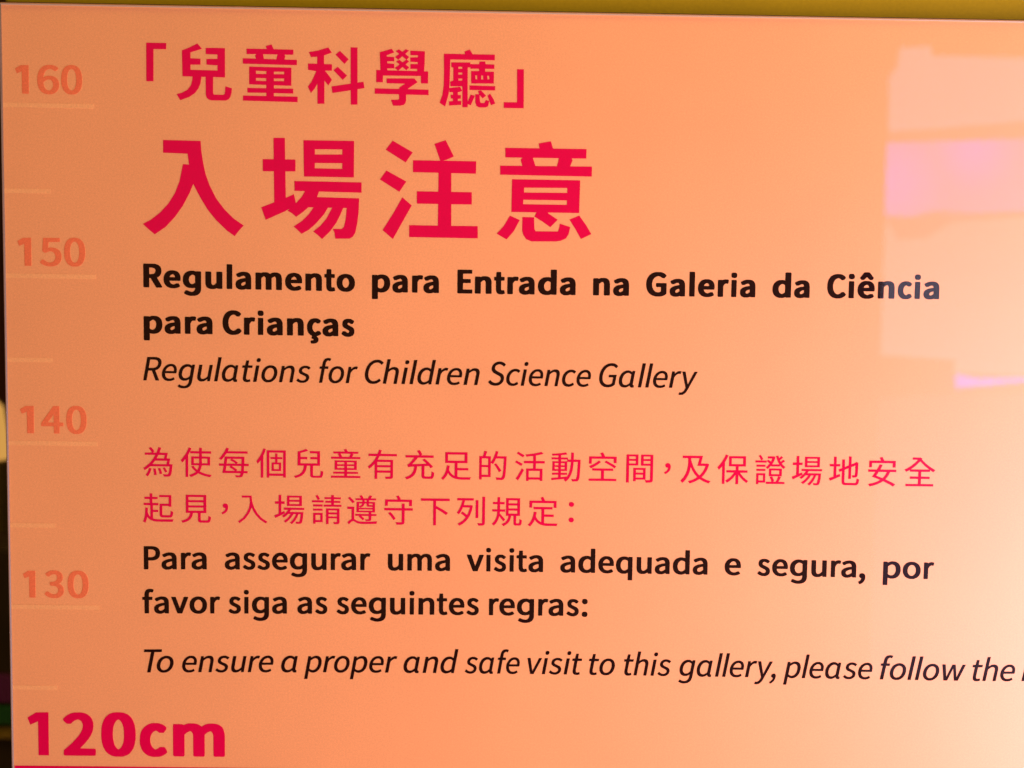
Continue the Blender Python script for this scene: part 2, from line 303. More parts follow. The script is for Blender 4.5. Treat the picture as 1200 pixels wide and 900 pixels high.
'sn': (501, '0,12 2,519 18,524 122,522 129,516 133,486 136,484 181,510 228,528 265,536 319,537 355,534 399,522 429,507 453,486 480,448 491,418 498,381 501,335 499,6 484,0 374,0 356,8 356,312 350,365 340,392 322,416 304,427 282,431 254,430 216,415 179,391 148,364 146,6 129,0 18,0 5,3'),
'so': (555, '0,254 6,329 20,379 48,428 74,459 116,494 165,518 218,533 262,537 336,533 391,518 436,495 475,466 511,424 534,381 550,326 554,281 550,196 535,146 511,101 478,62 438,30 392,8 346,-6 299,-11 224,-8 166,6 119,29 82,57 43,102 20,145 6,195|147,275 149,229 158,192 172,159 208,116 232,101 259,92 296,92 324,101 347,115 368,136 384,159 400,196 408,241 408,284 400,328 385,362 349,407 322,423 295,432 261,433 234,424 207,408 189,390 171,362 159,335'),
'sp': (544, '0,-205 1,517 18,524 114,524 128,518 136,492 184,515 226,530 258,536 309,537 369,530 411,517 449,495 486,462 510,426 530,382 541,326 544,259 538,201 524,149 501,104 469,64 432,33 386,8 342,-5 295,-11 242,-11 198,-2 146,16 146,-209 129,-217 18,-217 5,-214|147,369 149,134 195,106 254,90 301,100 328,116 348,135 367,162 382,196 391,235 394,271 387,331 375,366 361,391 345,408 318,425 291,433 264,434 235,427 201,411 152,378'),
'sq': (523, '0,252 6,331 19,376 42,422 75,464 112,495 144,513 195,531 245,537 324,531 358,521 394,504 401,519 415,524 505,524 519,520 523,512 521,-211 505,-217 399,-217 381,-209 381,21 311,-6 278,-11 226,-11 179,-6 141,6 85,40 60,64 39,94 19,136 4,194|146,269 147,229 156,188 170,154 201,115 226,100 271,90 322,106 356,129 380,151 379,389 342,415 296,432 261,433 234,423 206,406 172,364 156,328'),
'sr': (313, '0,12 1,516 18,524 108,523 117,516 122,491 159,519 206,536 261,537 306,524 313,516 313,502 297,431 278,423 226,430 201,420 181,405 161,380 133,326 132,8 115,0 18,0 5,3'),
'ss': (388, '0,68 1,82 35,133 45,141 82,141 133,105 188,86 209,86 236,98 251,112 261,138 261,152 255,166 235,190 96,258 53,295 38,318 26,366 27,412 36,445 64,486 95,511 126,525 174,536 228,537 269,531 304,520 338,502 371,478 376,472 375,455 332,399 295,399 248,429 205,440 189,436 169,424 159,411 151,389 158,365 175,346 318,278 351,251 375,218 386,184 386,115 373,76 348,42 316,16 278,-1 239,-10 165,-11 114,-1 66,17 22,45 2,61'),
'st': (340, '0,438 2,514 16,520 74,525 82,655 91,668 181,670 197,664 200,525 308,524 324,518 326,436 321,429 308,426 199,424 199,169 208,118 228,93 251,89 289,100 308,100 323,94 338,35 335,10 256,-11 188,-10 141,5 121,17 99,41 78,88 70,139 70,424 9,427'),
'su': (480, '0,185 0,514 5,521 18,524 125,524 142,516 146,171 155,136 167,115 191,98 211,93 238,95 269,108 302,132 338,169 339,517 358,524 462,524 478,518 480,12 475,3 461,0 361,2 353,8 348,41 284,4 232,-10 148,-10 99,2 55,30 23,71 9,111'),
'sv': (539, '0,504 2,518 16,524 128,524 144,518 272,164 399,517 418,524 521,524 537,518 538,498 352,14 345,3 332,0 211,0 193,8'),
'i,': (181, '-27,-138 -24,-131 18,-110 57,-78 82,-44 95,-14 95,-6 76,-5 55,3 37,25 33,62 46,94 72,118 98,128 135,130 160,122 171,112 182,94 188,69 188,38 175,-19 142,-84 117,-115 73,-154 -2,-194 -15,-191'),
'iC': (557, '60,279 70,366 88,432 128,529 184,609 216,644 274,688 336,720 399,738 472,746 504,744 546,737 595,717 636,688 662,659 665,652 663,646 602,589 591,590 564,618 535,638 478,656 414,651 369,637 325,612 277,571 249,537 229,504 198,434 180,369 171,302 174,234 182,196 198,157 225,122 259,97 299,82 362,77 436,98 484,126 523,158 534,158 576,95 552,72 514,43 435,5 355,-11 254,-6 195,14 148,44 114,81 82,139 64,205'),
'iG': (570, '60,281 70,366 78,395 95,455 127,526 171,593 189,613 221,646 278,688 342,720 408,738 484,746 515,744 568,735 612,718 652,691 685,656 684,646 625,590 611,592 589,614 554,638 492,656 424,651 376,637 329,612 286,578 240,521 221,488 198,434 180,369 171,302 173,244 182,199 200,156 228,123 267,96 312,82 378,77 441,90 493,118 529,296 525,300 377,301 374,306 391,383 642,383 644,376 585,75 542,42 504,22 448,2 369,-11 262,-6 201,14 153,44 134,62 112,86 87,132 64,206'),
'iR': (519, '0,5 141,731 381,733 436,730 481,722 524,708 558,687 584,658 601,615 606,579 601,526 587,476 555,418 528,386 471,345 399,316 515,21 519,2 403,2 287,304 281,307 166,306 106,2 5,0|182,391 335,392 401,409 432,426 471,466 487,499 496,535 497,564 494,585 485,604 471,620 452,631 412,644 351,650 233,649'),
'iS': (518, '19,98 22,105 85,164 96,166 148,119 202,90 259,77 308,79 365,94 394,111 428,145 444,179 450,215 447,235 440,252 423,272 382,299 209,385 174,415 150,451 140,478 136,512 142,558 152,591 170,625 205,667 259,707 311,730 359,741 412,746 459,743 511,731 562,707 602,675 618,656 619,649 559,591 548,591 502,628 462,647 419,656 381,656 324,641 282,614 260,585 249,549 252,512 275,480 306,459 488,370 521,343 545,308 560,262 561,232 557,195 545,156 524,115 489,73 458,46 421,23 371,3 321,-8 231,-11 178,-4 108,22 64,50'),
'iT': (550, '126,654 140,728 145,733 685,733 691,729 678,656 674,647 454,645 326,0 228,0 223,9 346,645 131,647'),
'ia': (542, '41,184 50,264 66,318 91,371 129,424 162,457 201,485 259,512 294,523 335,527 378,526 411,518 445,502 484,473 502,513 586,511 507,95 507,79 512,72 542,66 540,-4 505,-11 466,-11 445,-7 420,11 410,29 405,53 333,11 262,-10 218,-11 175,-7 135,6 99,29 73,59 52,105 43,144|151,211 152,178 164,130 182,101 208,82 238,72 279,70 319,80 355,98 409,138 458,395 415,428 388,440 358,446 316,442 286,432 256,415 214,376 183,331 159,262'),
'ic': (443, '43,189 49,258 66,318 95,375 134,426 165,456 209,485 259,508 311,522 385,527 422,522 464,508 497,488 520,468 518,456 464,403 452,403 408,435 368,446 326,442 294,432 261,415 221,381 186,335 169,298 157,255 153,219 155,176 162,148 173,125 195,99 221,82 249,72 294,69 346,82 411,117 422,117 454,58 451,51 434,39 368,8 296,-10 214,-8 156,6 116,29 78,71 60,101 48,141'),
'id': (488, '41,184 49,256 66,318 100,385 126,421 161,456 198,484 245,508 292,523 334,527 376,526 409,518 446,501 478,480 530,761 535,764 634,763 636,755 488,1 403,1 401,50 335,12 262,-10 218,-11 175,-7 135,6 99,29 73,59 52,105 43,144|151,211 152,178 164,130 182,101 208,82 238,72 279,70 319,80 355,98 409,138 458,395 415,428 388,440 358,446 316,442 286,432 256,415 214,376 183,331 159,262'),
'ie': (473, '43,194 49,258 65,314 92,371 126,418 164,456 205,485 252,508 294,521 361,527 405,523 444,510 478,490 505,461 524,425 534,382 536,344 527,274 513,234 155,233 149,228 150,175 160,139 177,112 199,92 225,78 255,69 305,66 359,76 425,104 436,104 460,46 456,38 372,3 306,-10 219,-8 162,6 121,29 89,58 75,79 62,101 48,145|164,304 435,302 441,332 441,362 435,389 419,417 389,440 341,450 292,441 256,424 211,387 179,341'),
'if': (336, '74,6 157,432 154,436 85,438 98,506 172,514 196,626 211,666 233,705 278,748 316,767 378,777 425,776 479,761 482,752 448,682 438,682 392,696 359,691 326,669 306,635 279,515 391,512 380,442 374,436 263,434 179,2 79,0'),
'ig': (488, '6,-172 55,-107 64,-108 121,-138 191,-154 239,-153 271,-145 302,-131 342,-97 361,-68 377,-25 394,54 392,59 342,30 301,15 255,6 219,6 178,10 136,23 104,44 78,72 56,114 46,155 44,216 50,264 74,338 92,375 124,421 161,457 202,487 249,510 294,523 364,527 401,521 448,501 482,475 501,513 585,512 583,482 485,-19 463,-86 450,-112 424,-146 391,-176 345,-204 289,-223 212,-233 142,-230 91,-218 45,-200 9,-178|154,228 154,188 165,148 188,114 210,98 241,87 282,86 318,95 352,110 412,155 458,395 415,428 388,440 358,446 316,442 259,418 222,387 185,336 169,301'),
'ih': (447, '0,5 146,759 152,764 249,764 253,759 251,748 192,459 261,499 292,512 344,526 386,527 439,518 478,498 497,476 511,445 517,411 517,366 450,8 444,0 348,0 343,4 404,319 409,378 399,412 385,428 355,441 322,443 284,434 251,419 178,366 106,2 5,0'),
'ii': (134, '14,6 112,509 116,513 215,513 218,506 121,5 115,0 21,0|130,661 132,682 140,706 159,728 179,740 194,743 234,741 251,733 264,715 268,692 262,664 247,639 219,620 179,616 156,621 139,635'),
'il': (105, '0,5 145,749 149,753 248,753 250,741 107,4 102,0 6,0'),
'in': (447, '0,5 99,511 185,512 185,451 266,502 344,526 419,524 453,514 479,497 497,476 511,445 517,411 517,368 446,1 348,0 343,4 404,319 409,376 399,412 388,426 372,436 341,443 305,440 268,427 218,398 178,366 106,2 5,0'),
'io': (515, '43,195 49,256 65,314 99,382 126,419 165,457 208,487 254,508 305,523 349,527 418,521 455,509 499,483 527,456 552,414 567,369 571,309 566,256 547,194 521,139 488,94 446,55 406,28 361,6 312,-7 244,-11 202,-7 168,3 121,28 89,58 64,96 47,146|153,219 153,181 165,136 186,104 213,82 242,72 276,69 328,80 358,96 388,120 414,150 448,219 460,269 463,328 455,365 442,394 423,416 402,431 362,444 315,442 284,432 258,418 224,391 184,334 166,289'),
'ip': (488, '-41,-211 99,511 185,512 188,464 274,508 314,521 354,527 421,522 462,508 494,486 518,458 538,415 547,371 547,316 540,264 522,201 497,145 466,100 426,59 386,29 341,6 296,-7 254,-11 204,-8 161,6 111,36 63,-215 -36,-217|130,121 144,106 182,83 239,69 268,72 301,82 332,99 360,122 384,151 404,185 431,268 437,309 434,368 424,396 409,418 388,433 361,442 319,446 262,428 180,379'),
'ir': (311, '0,5 99,511 185,512 184,441 231,484 294,518 321,526 368,527 407,516 410,506 378,434 318,441 265,424 210,381 169,327 106,2 5,0'),
'is': (412, '12,62 69,123 81,122 119,93 146,79 185,67 222,63 265,69 295,82 318,101 334,125 338,156 330,175 314,191 278,212 159,263 136,279 118,299 106,322 102,344 103,381 120,425 148,464 181,490 229,512 276,524 312,527 359,526 401,517 448,497 486,470 486,459 434,408 421,408 389,430 354,445 302,451 275,447 239,431 215,406 204,379 208,356 229,333 381,266 406,248 424,229 437,205 443,178 440,139 416,82 392,53 342,18 299,0 259,-8 186,-11 142,-6 96,8 52,29'),
'it': (349, '85,441 99,508 185,515 226,665 309,666 314,662 287,514 432,511 416,436 271,434 216,155 215,104 224,85 238,75 276,66 334,80 345,78 351,22 348,7 262,-11 195,-8 165,0 148,10 123,35 110,66 106,121 164,434 89,436'),
'iu': (445, '30,102 30,149 36,191 101,512 199,513 204,508 139,155 142,118 153,95 175,78 204,71 245,75 288,92 326,117 369,155 440,511 543,511 445,1 358,1 361,68 304,26 254,2 189,-11 126,-8 92,3 59,28 49,39 36,68'),
'iv': (508, '99,505 105,513 202,513 208,507 274,93 504,511 601,513 607,509 315,1 201,0 196,4'),
'iw': (762, '99,502 104,513 201,513 205,509 230,222 235,104 431,511 531,512 572,103 760,511 856,513 861,508 623,15 611,0 496,0 492,4 456,396 271,2 154,1'),
'iy': (508, '-17,-206 16,-134 58,-141 78,-140 125,-120 172,-74 217,4 99,505 101,512 202,513 207,509 288,105 357,241 504,511 605,512 604,501 294,-46 249,-114 224,-144 166,-191 132,-208 102,-217 29,-221 -4,-215'),
}
HANZI = {
'為': '24,184 107,239 155,279 244,364 308,442 361,521 402,594 399,597 76,599 78,671 295,672 267,724 200,809 206,815 268,840 276,839 316,795 350,751 378,705 375,699 321,672 439,672 475,759 502,841 515,843 588,822 536,672 792,671 791,648 757,494 869,490 834,312 935,310 940,306 918,106 897,1 884,-32 867,-55 844,-73 815,-81 709,-84 665,-81 655,-45 640,-11 644,-7 655,-7 758,-13 784,-10 799,1 814,31 826,74 841,169 848,232 846,238 239,238 161,175 75,119 65,120|94,-34 122,-1 160,59 181,105 208,185 221,187 280,168 281,162 270,122 239,42 215,-6 191,-44 166,-74 154,-77|336,161 344,167 399,174 409,171 433,59 439,-2 438,-28 435,-32 376,-41 362,-39 357,52|484,169 486,175 494,177 538,187 553,185 590,98 610,29 611,11 548,-7 539,-5 518,76|633,186 636,191 681,208 695,209 747,131 771,78 770,72 718,49 706,49 674,119|311,312 749,310 774,416 396,418|444,494 674,492 698,595 501,597',
'使': '16,445 96,536 161,626 228,745 272,843 291,842 352,821 316,731 250,608 248,-87 172,-87 167,-84 167,482 106,409 66,370 56,374|279,-21 404,26 438,45 486,81 409,154 366,208 346,239 346,246 405,267 418,267 470,198 495,173 538,140 568,199 587,278 584,283 345,285 345,562 591,564 593,654 589,657 319,657 316,661 315,729 591,732 593,835 598,839 676,837 679,732 965,731 967,662 964,657 678,656 679,564 934,562 934,286 929,283 674,282 651,181 625,121 610,95 658,69 774,28 858,7 975,-12 977,-16 933,-82 918,-84 856,-74 731,-42 652,-14 559,32 502,-11 466,-32 405,-61 335,-86 324,-84|426,492 427,352 592,352 592,495 429,496|677,492 678,352 851,352 850,495 681,496',
'每': '37,281 39,350 189,351 216,562 221,573 829,572 831,535 825,351 959,350 964,346 962,276 820,274 811,122 928,121 930,51 801,48 787,-14 766,-51 749,-65 731,-75 692,-83 562,-80 543,-18 548,-14 619,-19 679,-17 691,-9 701,6 711,38 711,48 142,49 140,54 178,275 42,276|242,124 531,124 446,187 361,236 361,242 394,275 389,277 266,276|429,276 521,222 602,160 604,153 576,122 724,122 733,224 734,277|276,352 279,349 554,349 520,378 481,404 386,456 387,461 423,496 421,500 296,499|449,499 552,442 620,392 618,383 588,349 738,350 743,499|34,509 121,604 162,659 201,719 268,848 284,847 351,825 313,745 315,741 926,741 931,738 931,674 928,669 272,668 193,556 111,464 101,463',
'個': '12,435 62,499 135,614 174,689 232,835 245,837 312,816 278,721 232,618 229,-84 154,-84 149,-81 148,468 61,356 50,359|336,-76 336,781 931,782 932,-72 852,-74 848,-23 421,-23 417,-25 415,-81 339,-81|417,706 418,52 849,52 849,709 421,710|447,511 449,570 598,571 599,679 602,684 670,682 671,571 826,568 825,506 670,504 671,402 787,399 785,129 489,130 489,399 598,402 598,504 452,506|557,336 558,191 715,191 715,339 561,340',
'兒': '42,-22 48,-16 148,13 221,50 279,101 317,164 338,232 348,298 349,306 346,309 153,311 156,751 309,796 412,837 425,836 484,784 475,776 398,749 246,706 247,586 452,586 457,581 455,513 247,512 247,385 765,384 769,388 768,512 554,513 551,581 556,586 768,586 768,698 538,699 536,771 541,774 854,772 854,311 636,308 636,19 644,2 668,-4 825,-4 846,0 855,6 864,22 871,61 876,152 886,155 957,128 951,56 942,8 928,-28 907,-51 878,-64 836,-68 674,-69 602,-61 572,-47 557,-28 549,2 547,305 544,309 445,308 430,216 402,132 360,62 296,2 208,-47 95,-83 85,-81 72,-59',
'童': '40,-56 40,1 44,4 456,6 454,68 113,71 113,126 116,131 456,134 454,190 154,192 155,488 847,486 846,192 544,190 542,134 884,131 887,126 887,71 544,68 542,6 956,4 960,-1 958,-61 45,-61|236,309 238,247 456,249 454,313 239,313|541,309 544,247 763,249 761,313 545,313|236,429 238,367 456,369 454,433 239,433|541,429 544,367 763,369 761,433 545,433|43,541 43,599 46,603 296,605 280,642 254,685 258,691 294,702 112,703 112,768 468,769 438,832 508,853 518,851 566,769 894,767 892,703 700,702 742,691 747,685 699,603 952,603 957,599 957,539 954,536 48,536|339,701 367,656 389,606 394,603 604,603 656,701',
'有': '34,304 131,386 191,452 240,518 275,575 307,635 59,638 59,712 341,713 365,775 385,839 395,843 472,824 436,713 944,711 944,642 941,637 404,637 346,529 826,525 827,-8 817,-42 804,-57 785,-68 734,-78 602,-80 575,-8 579,-3 706,-4 737,1 743,18 741,116 338,116 334,112 334,-79 252,-81 250,388 166,303 92,243 82,245|334,282 336,187 743,189 741,286 338,286|334,449 336,356 743,358 741,453 338,453',
'充': '50,-15 55,-10 145,20 202,53 222,66 270,115 307,185 324,245 335,321 321,323 226,316 148,303 143,308 119,381 122,386 144,396 168,414 222,467 281,535 333,604 64,605 63,682 495,683 478,724 420,821 429,827 501,847 508,843 538,798 588,709 586,705 531,684 941,681 941,609 938,604 451,604 354,486 272,401 282,399 716,419 692,446 593,532 598,540 651,572 666,572 754,500 833,426 896,361 924,325 856,279 848,279 789,347 658,340 657,56 660,32 674,20 706,17 828,17 849,20 859,28 870,49 876,81 882,172 885,176 894,175 914,162 964,139 958,72 950,22 935,-16 914,-41 884,-55 855,-58 671,-59 615,-50 590,-34 576,-14 567,29 566,332 562,336 429,328 416,234 391,146 354,75 292,8 212,-44 108,-84 96,-83 75,-46',
'足': '39,-29 95,27 134,84 168,154 195,238 210,304 220,375 224,378 309,367 304,322 287,241 303,202 335,149 371,109 395,88 431,65 458,52 461,54 461,446 164,450 164,792 858,794 860,451 552,448 550,301 554,297 884,297 887,292 887,224 551,221 550,25 604,14 692,9 966,10 970,5 952,-32 941,-68 698,-70 619,-67 504,-50 434,-28 362,11 297,69 254,131 218,58 191,13 151,-36 104,-81 92,-82|249,712 251,524 770,526 768,716 252,716',
'的': '81,-52 82,678 86,681 194,682 236,844 249,844 327,829 277,682 441,679 442,490 471,529 502,585 530,646 555,715 595,847 661,834 676,828 636,684 934,682 927,448 908,154 897,71 884,18 865,-19 849,-37 824,-54 782,-64 632,-63 623,-59 614,-19 599,12 602,16 618,16 761,10 786,21 804,52 818,115 836,279 850,608 608,610 604,607 555,505 512,436 498,436 459,464 442,472 441,23 164,21 160,-56 85,-57|161,329 162,97 359,96 359,332 165,333|547,422 549,427 599,455 615,458 728,305 774,232 773,226 709,186 700,186 634,298|161,605 162,405 359,405 359,608 165,609',
'活': '314,478 314,545 318,550 603,552 602,705 386,680 362,745 364,750 635,787 778,818 848,838 861,836 917,782 916,775 811,745 686,719 686,552 959,550 963,545 962,475 687,472 686,315 689,311 897,309 896,-75 815,-77 813,-41 809,-39 471,-39 467,-41 465,-81 388,-81 386,309 602,312 603,471 319,473|60,-16 154,134 249,305 261,308 311,264 315,254 240,109 161,-26 135,-68 126,-70|467,234 468,35 812,35 812,236 471,237|37,499 76,554 86,557 218,488 271,457 274,451 234,391 224,387|86,774 124,825 136,830 272,760 322,730 327,722 284,660 275,659',
'動': '36,612 38,671 249,671 253,675 252,732 68,723 48,779 49,784 294,803 488,833 495,828 529,770 466,757 337,741 334,736 335,672 544,671 547,668 548,609 645,609 649,828 732,829 732,610 939,609 944,605 939,375 926,126 917,52 904,-8 880,-49 859,-67 832,-76 691,-78 677,-29 666,-5 671,0 745,-4 795,-3 810,5 822,31 836,101 848,249 859,498 858,532 855,534 729,533 720,411 703,292 672,174 628,72 571,-12 491,-86 480,-86 466,-68 426,-32 429,-26 456,-4 455,-2 48,-46 37,12 41,25 253,46 252,125 65,126 63,185 68,190 253,192 251,246 66,248 66,545 71,550 251,550 253,604 249,607 41,607|334,242 336,190 525,190 530,185 528,126 335,125 335,54 528,75 565,138 591,199 612,272 631,375 640,451 644,533 529,534 527,246 338,246|140,366 141,304 252,304 252,369 144,370|334,366 335,304 452,304 452,369 338,370|140,489 141,426 252,427 252,492 144,493|334,489 335,426 452,427 452,492 338,493|334,604 336,550 528,551 526,607 338,607',
'空': '71,-44 71,19 75,24 453,26 452,272 179,273 176,278 176,341 179,346 829,345 831,278 828,273 545,272 544,26 928,24 933,21 933,-44 929,-48 76,-49|80,412 82,417 192,465 252,499 320,545 379,592 393,589 441,545 439,540 390,499 299,435 194,373 135,346 121,349|559,538 605,589 615,590 826,477 916,422 924,414 876,356 864,355 778,411 564,532|70,494 72,721 462,722 464,725 419,824 424,828 489,847 508,846 571,722 926,721 931,718 931,519 928,514 843,516 841,646 159,646 156,642 155,491 75,489',
'間': '84,-79 85,798 456,800 458,454 171,450 170,-81 165,-84 89,-84|539,454 540,799 921,798 921,-1 912,-38 889,-62 861,-74 836,-78 701,-83 672,-4 676,0 816,-1 832,8 834,448 544,449|306,-36 306,380 690,381 691,12 388,10 384,-41 309,-41|386,162 388,74 610,76 608,166 389,166|386,312 388,230 610,232 608,316 389,316|621,594 624,513 834,515 832,597 625,597|170,594 172,514 377,516 375,597 174,597|170,732 172,659 377,661 375,736 174,736|621,732 624,659 834,661 832,736 625,736',
'，': '130,-55 132,-50 166,-34 196,-14 219,6 238,35 251,71 253,89 226,90 205,96 186,107 175,121 166,139 163,162 166,186 175,205 201,228 229,237 274,234 295,224 314,205 325,184 336,129 330,66 310,12 287,-24 251,-60 212,-87 162,-110 150,-106',
'及': '30,-2 122,105 187,216 227,329 248,431 258,534 259,708 86,709 85,787 712,788 711,768 661,547 839,546 862,550 912,530 914,524 882,418 862,366 824,289 773,212 740,171 691,119 732,92 808,53 861,32 966,0 968,-5 941,-39 920,-72 908,-76 858,-61 755,-21 699,8 619,59 531,3 481,-22 391,-60 329,-80 315,-79 272,-14 273,-9 374,22 428,45 508,88 550,116 471,205 426,269 390,331 341,437 330,371 310,284 278,194 232,102 174,16 94,-68 85,-67 61,-35|350,705 350,662 378,566 413,471 456,382 505,304 541,256 559,234 622,174 686,242 728,301 781,401 805,468 548,470 577,574 608,708 354,709',
'保': '273,22 276,28 324,55 374,91 425,134 480,192 544,276 302,279 301,351 593,355 592,471 375,474 375,794 902,795 904,474 680,471 679,355 959,351 958,279 728,276 766,221 842,134 925,64 985,25 986,19 934,-40 924,-41 839,24 779,84 742,127 679,213 676,-82 598,-83 593,-79 592,211 524,124 474,71 400,6 336,-37 324,-37|17,441 110,548 162,624 237,758 271,838 282,840 352,816 308,712 250,604 248,-80 172,-80 167,-76 167,475 103,399 68,364 59,366|457,719 459,544 818,546 816,723 461,723',
'證': '73,-65 74,274 355,275 356,-20 146,-22 142,-70 76,-70|380,-54 382,10 553,11 532,81 497,155 562,176 575,173 600,128 621,78 634,34 630,25 586,11 689,11 730,92 762,178 771,180 844,161 848,156 774,11 955,10 960,6 960,-55 956,-58 385,-59|144,204 145,48 285,48 285,206 148,207|466,188 468,428 871,426 869,183 471,183|541,359 544,249 791,251 789,363 545,363|73,349 73,405 76,408 348,409 353,405 353,348 349,344 78,344|364,465 423,512 479,578 441,613 392,647 391,654 431,699 442,700 522,647 540,681 561,736 419,739 419,805 612,808 657,792 647,745 618,664 594,612 563,559 565,557 782,558 740,632 705,715 673,815 679,821 745,832 772,754 842,817 851,816 894,776 895,770 881,756 799,691 825,641 906,703 915,701 960,661 958,655 933,635 861,588 886,556 918,524 980,479 925,420 916,420 876,450 805,525 804,494 799,490 536,490 533,494 531,514 475,454 419,412 409,413|73,481 73,538 76,541 348,541 353,538 353,479 349,476 78,476|36,611 36,669 39,673 379,673 384,669 384,609 381,606 41,606|136,814 188,850 197,849 252,768 278,717 225,679 214,678 172,755',
'場': '266,164 342,220 380,255 438,323 461,359 328,362 328,431 967,429 967,366 964,362 552,361 514,299 941,295 930,149 910,16 892,-35 876,-57 852,-72 811,-80 715,-78 696,-15 699,-12 712,-11 794,-16 805,-11 818,5 828,34 843,109 854,216 852,228 788,228 748,132 707,56 668,0 636,-38 582,-87 574,-86 550,-64 519,-44 518,-39 556,-9 586,21 631,76 690,175 712,228 629,228 572,139 524,79 451,7 382,-44 374,-43 352,-19 326,2 325,8 406,66 453,109 512,179 544,228 458,228 389,161 326,114 318,116|29,176 36,184 161,238 164,242 164,546 49,549 48,625 164,628 165,832 245,834 248,628 351,627 354,622 352,549 247,546 247,279 336,317 345,317 350,312 364,248 66,100 59,100 56,105|423,488 425,812 894,811 892,484 428,483|503,615 505,544 813,546 811,618 506,619|503,748 505,677 813,679 811,751 506,751',
'地': '316,426 323,434 423,476 424,748 507,748 509,512 630,564 630,839 635,843 710,842 712,598 829,646 866,674 927,652 921,355 914,255 898,216 874,196 838,187 784,183 755,185 738,248 741,254 818,255 825,259 832,275 839,348 839,564 712,509 709,140 635,140 630,144 629,475 510,425 507,421 507,59 512,39 522,25 556,14 842,16 861,26 874,44 883,72 892,152 901,156 925,142 970,125 955,29 935,-18 904,-45 875,-56 832,-60 534,-58 486,-50 457,-34 436,-6 426,31 423,76 423,385 359,360 345,359|27,154 35,160 158,208 164,214 164,524 38,526 36,599 164,602 165,829 245,831 248,602 359,601 364,596 362,526 247,524 247,248 345,287 358,288 377,218 66,76 59,76 56,81',
'安': '63,381 63,446 66,451 335,452 380,534 418,614 502,600 507,595 441,452 939,451 939,376 748,375 711,294 687,251 661,212 609,149 828,47 918,-5 920,-9 858,-74 848,-76 724,-3 536,85 478,46 364,-11 224,-58 126,-80 78,-13 79,-6 188,18 292,49 352,73 444,124 362,158 188,222 289,375 68,376|319,259 522,184 566,231 597,274 634,341 647,375 395,375|87,524 89,728 451,729 409,824 482,844 494,844 498,841 555,729 909,729 914,725 914,524 911,519 824,520 823,648 819,651 176,651 174,520 92,519',
'全': '20,462 121,516 202,568 248,602 354,691 430,774 428,777 266,778 266,847 481,847 496,854 561,824 564,818 550,796 552,790 611,727 681,663 821,558 979,464 981,459 928,394 919,395 816,459 814,405 811,402 545,400 545,252 811,251 814,246 814,184 809,179 545,178 544,21 931,18 934,14 934,-52 72,-54 70,14 74,18 455,20 455,178 201,179 197,184 197,246 202,251 455,252 456,399 195,402 192,405 189,458 106,410 75,399|216,475 791,475 642,590 501,729 425,647 366,591 311,545',
'起': '20,-52 48,11 66,71 77,134 87,225 95,390 171,386 175,382 169,245 180,211 208,154 231,119 249,100 253,101 252,462 48,463 43,468 45,537 235,538 235,656 71,658 69,725 74,730 235,731 236,836 239,841 316,840 319,730 476,730 481,726 479,658 318,656 318,538 502,537 507,534 505,463 334,461 335,321 492,320 497,315 495,249 335,248 335,50 401,32 502,21 971,23 976,19 942,-57 452,-54 365,-43 291,-21 236,8 225,17 184,55 154,98 131,-1 96,-88 84,-90|533,728 533,791 536,794 911,792 911,424 831,422 827,425 827,444 824,446 627,445 626,182 634,161 662,153 855,155 868,162 877,176 884,214 889,289 901,292 967,261 963,202 952,149 937,115 915,93 888,83 848,79 635,80 588,90 571,100 553,122 544,152 543,172 543,516 826,519 827,719 824,723 538,723',
'見': '33,-15 126,12 196,43 242,77 279,124 301,175 313,228 309,231 185,231 180,235 181,807 822,808 824,235 819,231 646,230 646,26 652,10 672,3 836,1 856,5 866,11 875,26 881,52 887,139 898,143 928,126 964,114 967,109 963,48 954,2 936,-40 915,-61 889,-71 862,-74 638,-73 606,-65 584,-52 569,-32 560,-4 559,228 555,231 406,231 390,156 365,95 324,35 264,-15 187,-54 79,-84 52,-39|264,399 266,304 736,306 734,403 268,403|264,565 266,472 736,474 734,568 268,569|264,732 266,639 736,641 734,736 268,736',
'入': '160,800 470,800 475,700 500,560 560,400 660,230 790,90 965,-20 910,-75 740,35 610,170 515,320 470,430 400,250 270,70 90,-75 40,-20 200,100 320,260 385,420 415,580 405,735 160,735',
'請': '479,-76 479,418 901,419 903,-14 900,-34 891,-52 869,-70 839,-77 802,-80 728,-78 718,-44 706,-18 708,-12 811,-11 820,-8 819,106 564,106 560,102 560,-79 484,-81|76,-65 76,274 375,275 376,-20 152,-22 148,-70 79,-70|150,204 151,48 300,48 301,206 154,207|560,228 562,164 821,166 819,231 564,231|560,354 562,292 821,294 819,357 564,357|76,349 76,405 79,408 366,409 371,405 371,348 368,344 81,344|403,478 403,534 406,537 640,539 638,597 459,597 454,602 456,658 638,659 639,712 431,713 431,775 638,776 642,842 719,843 724,839 726,776 941,774 941,718 938,713 725,712 726,659 925,658 927,602 922,597 726,597 724,541 728,537 961,537 964,532 962,473 408,473|76,481 76,538 79,541 366,541 371,538 371,479 368,476 81,476|36,611 36,669 39,673 399,673 404,669 404,609 401,606 41,606|146,814 201,846 211,846 257,778 288,713 229,678 220,678',
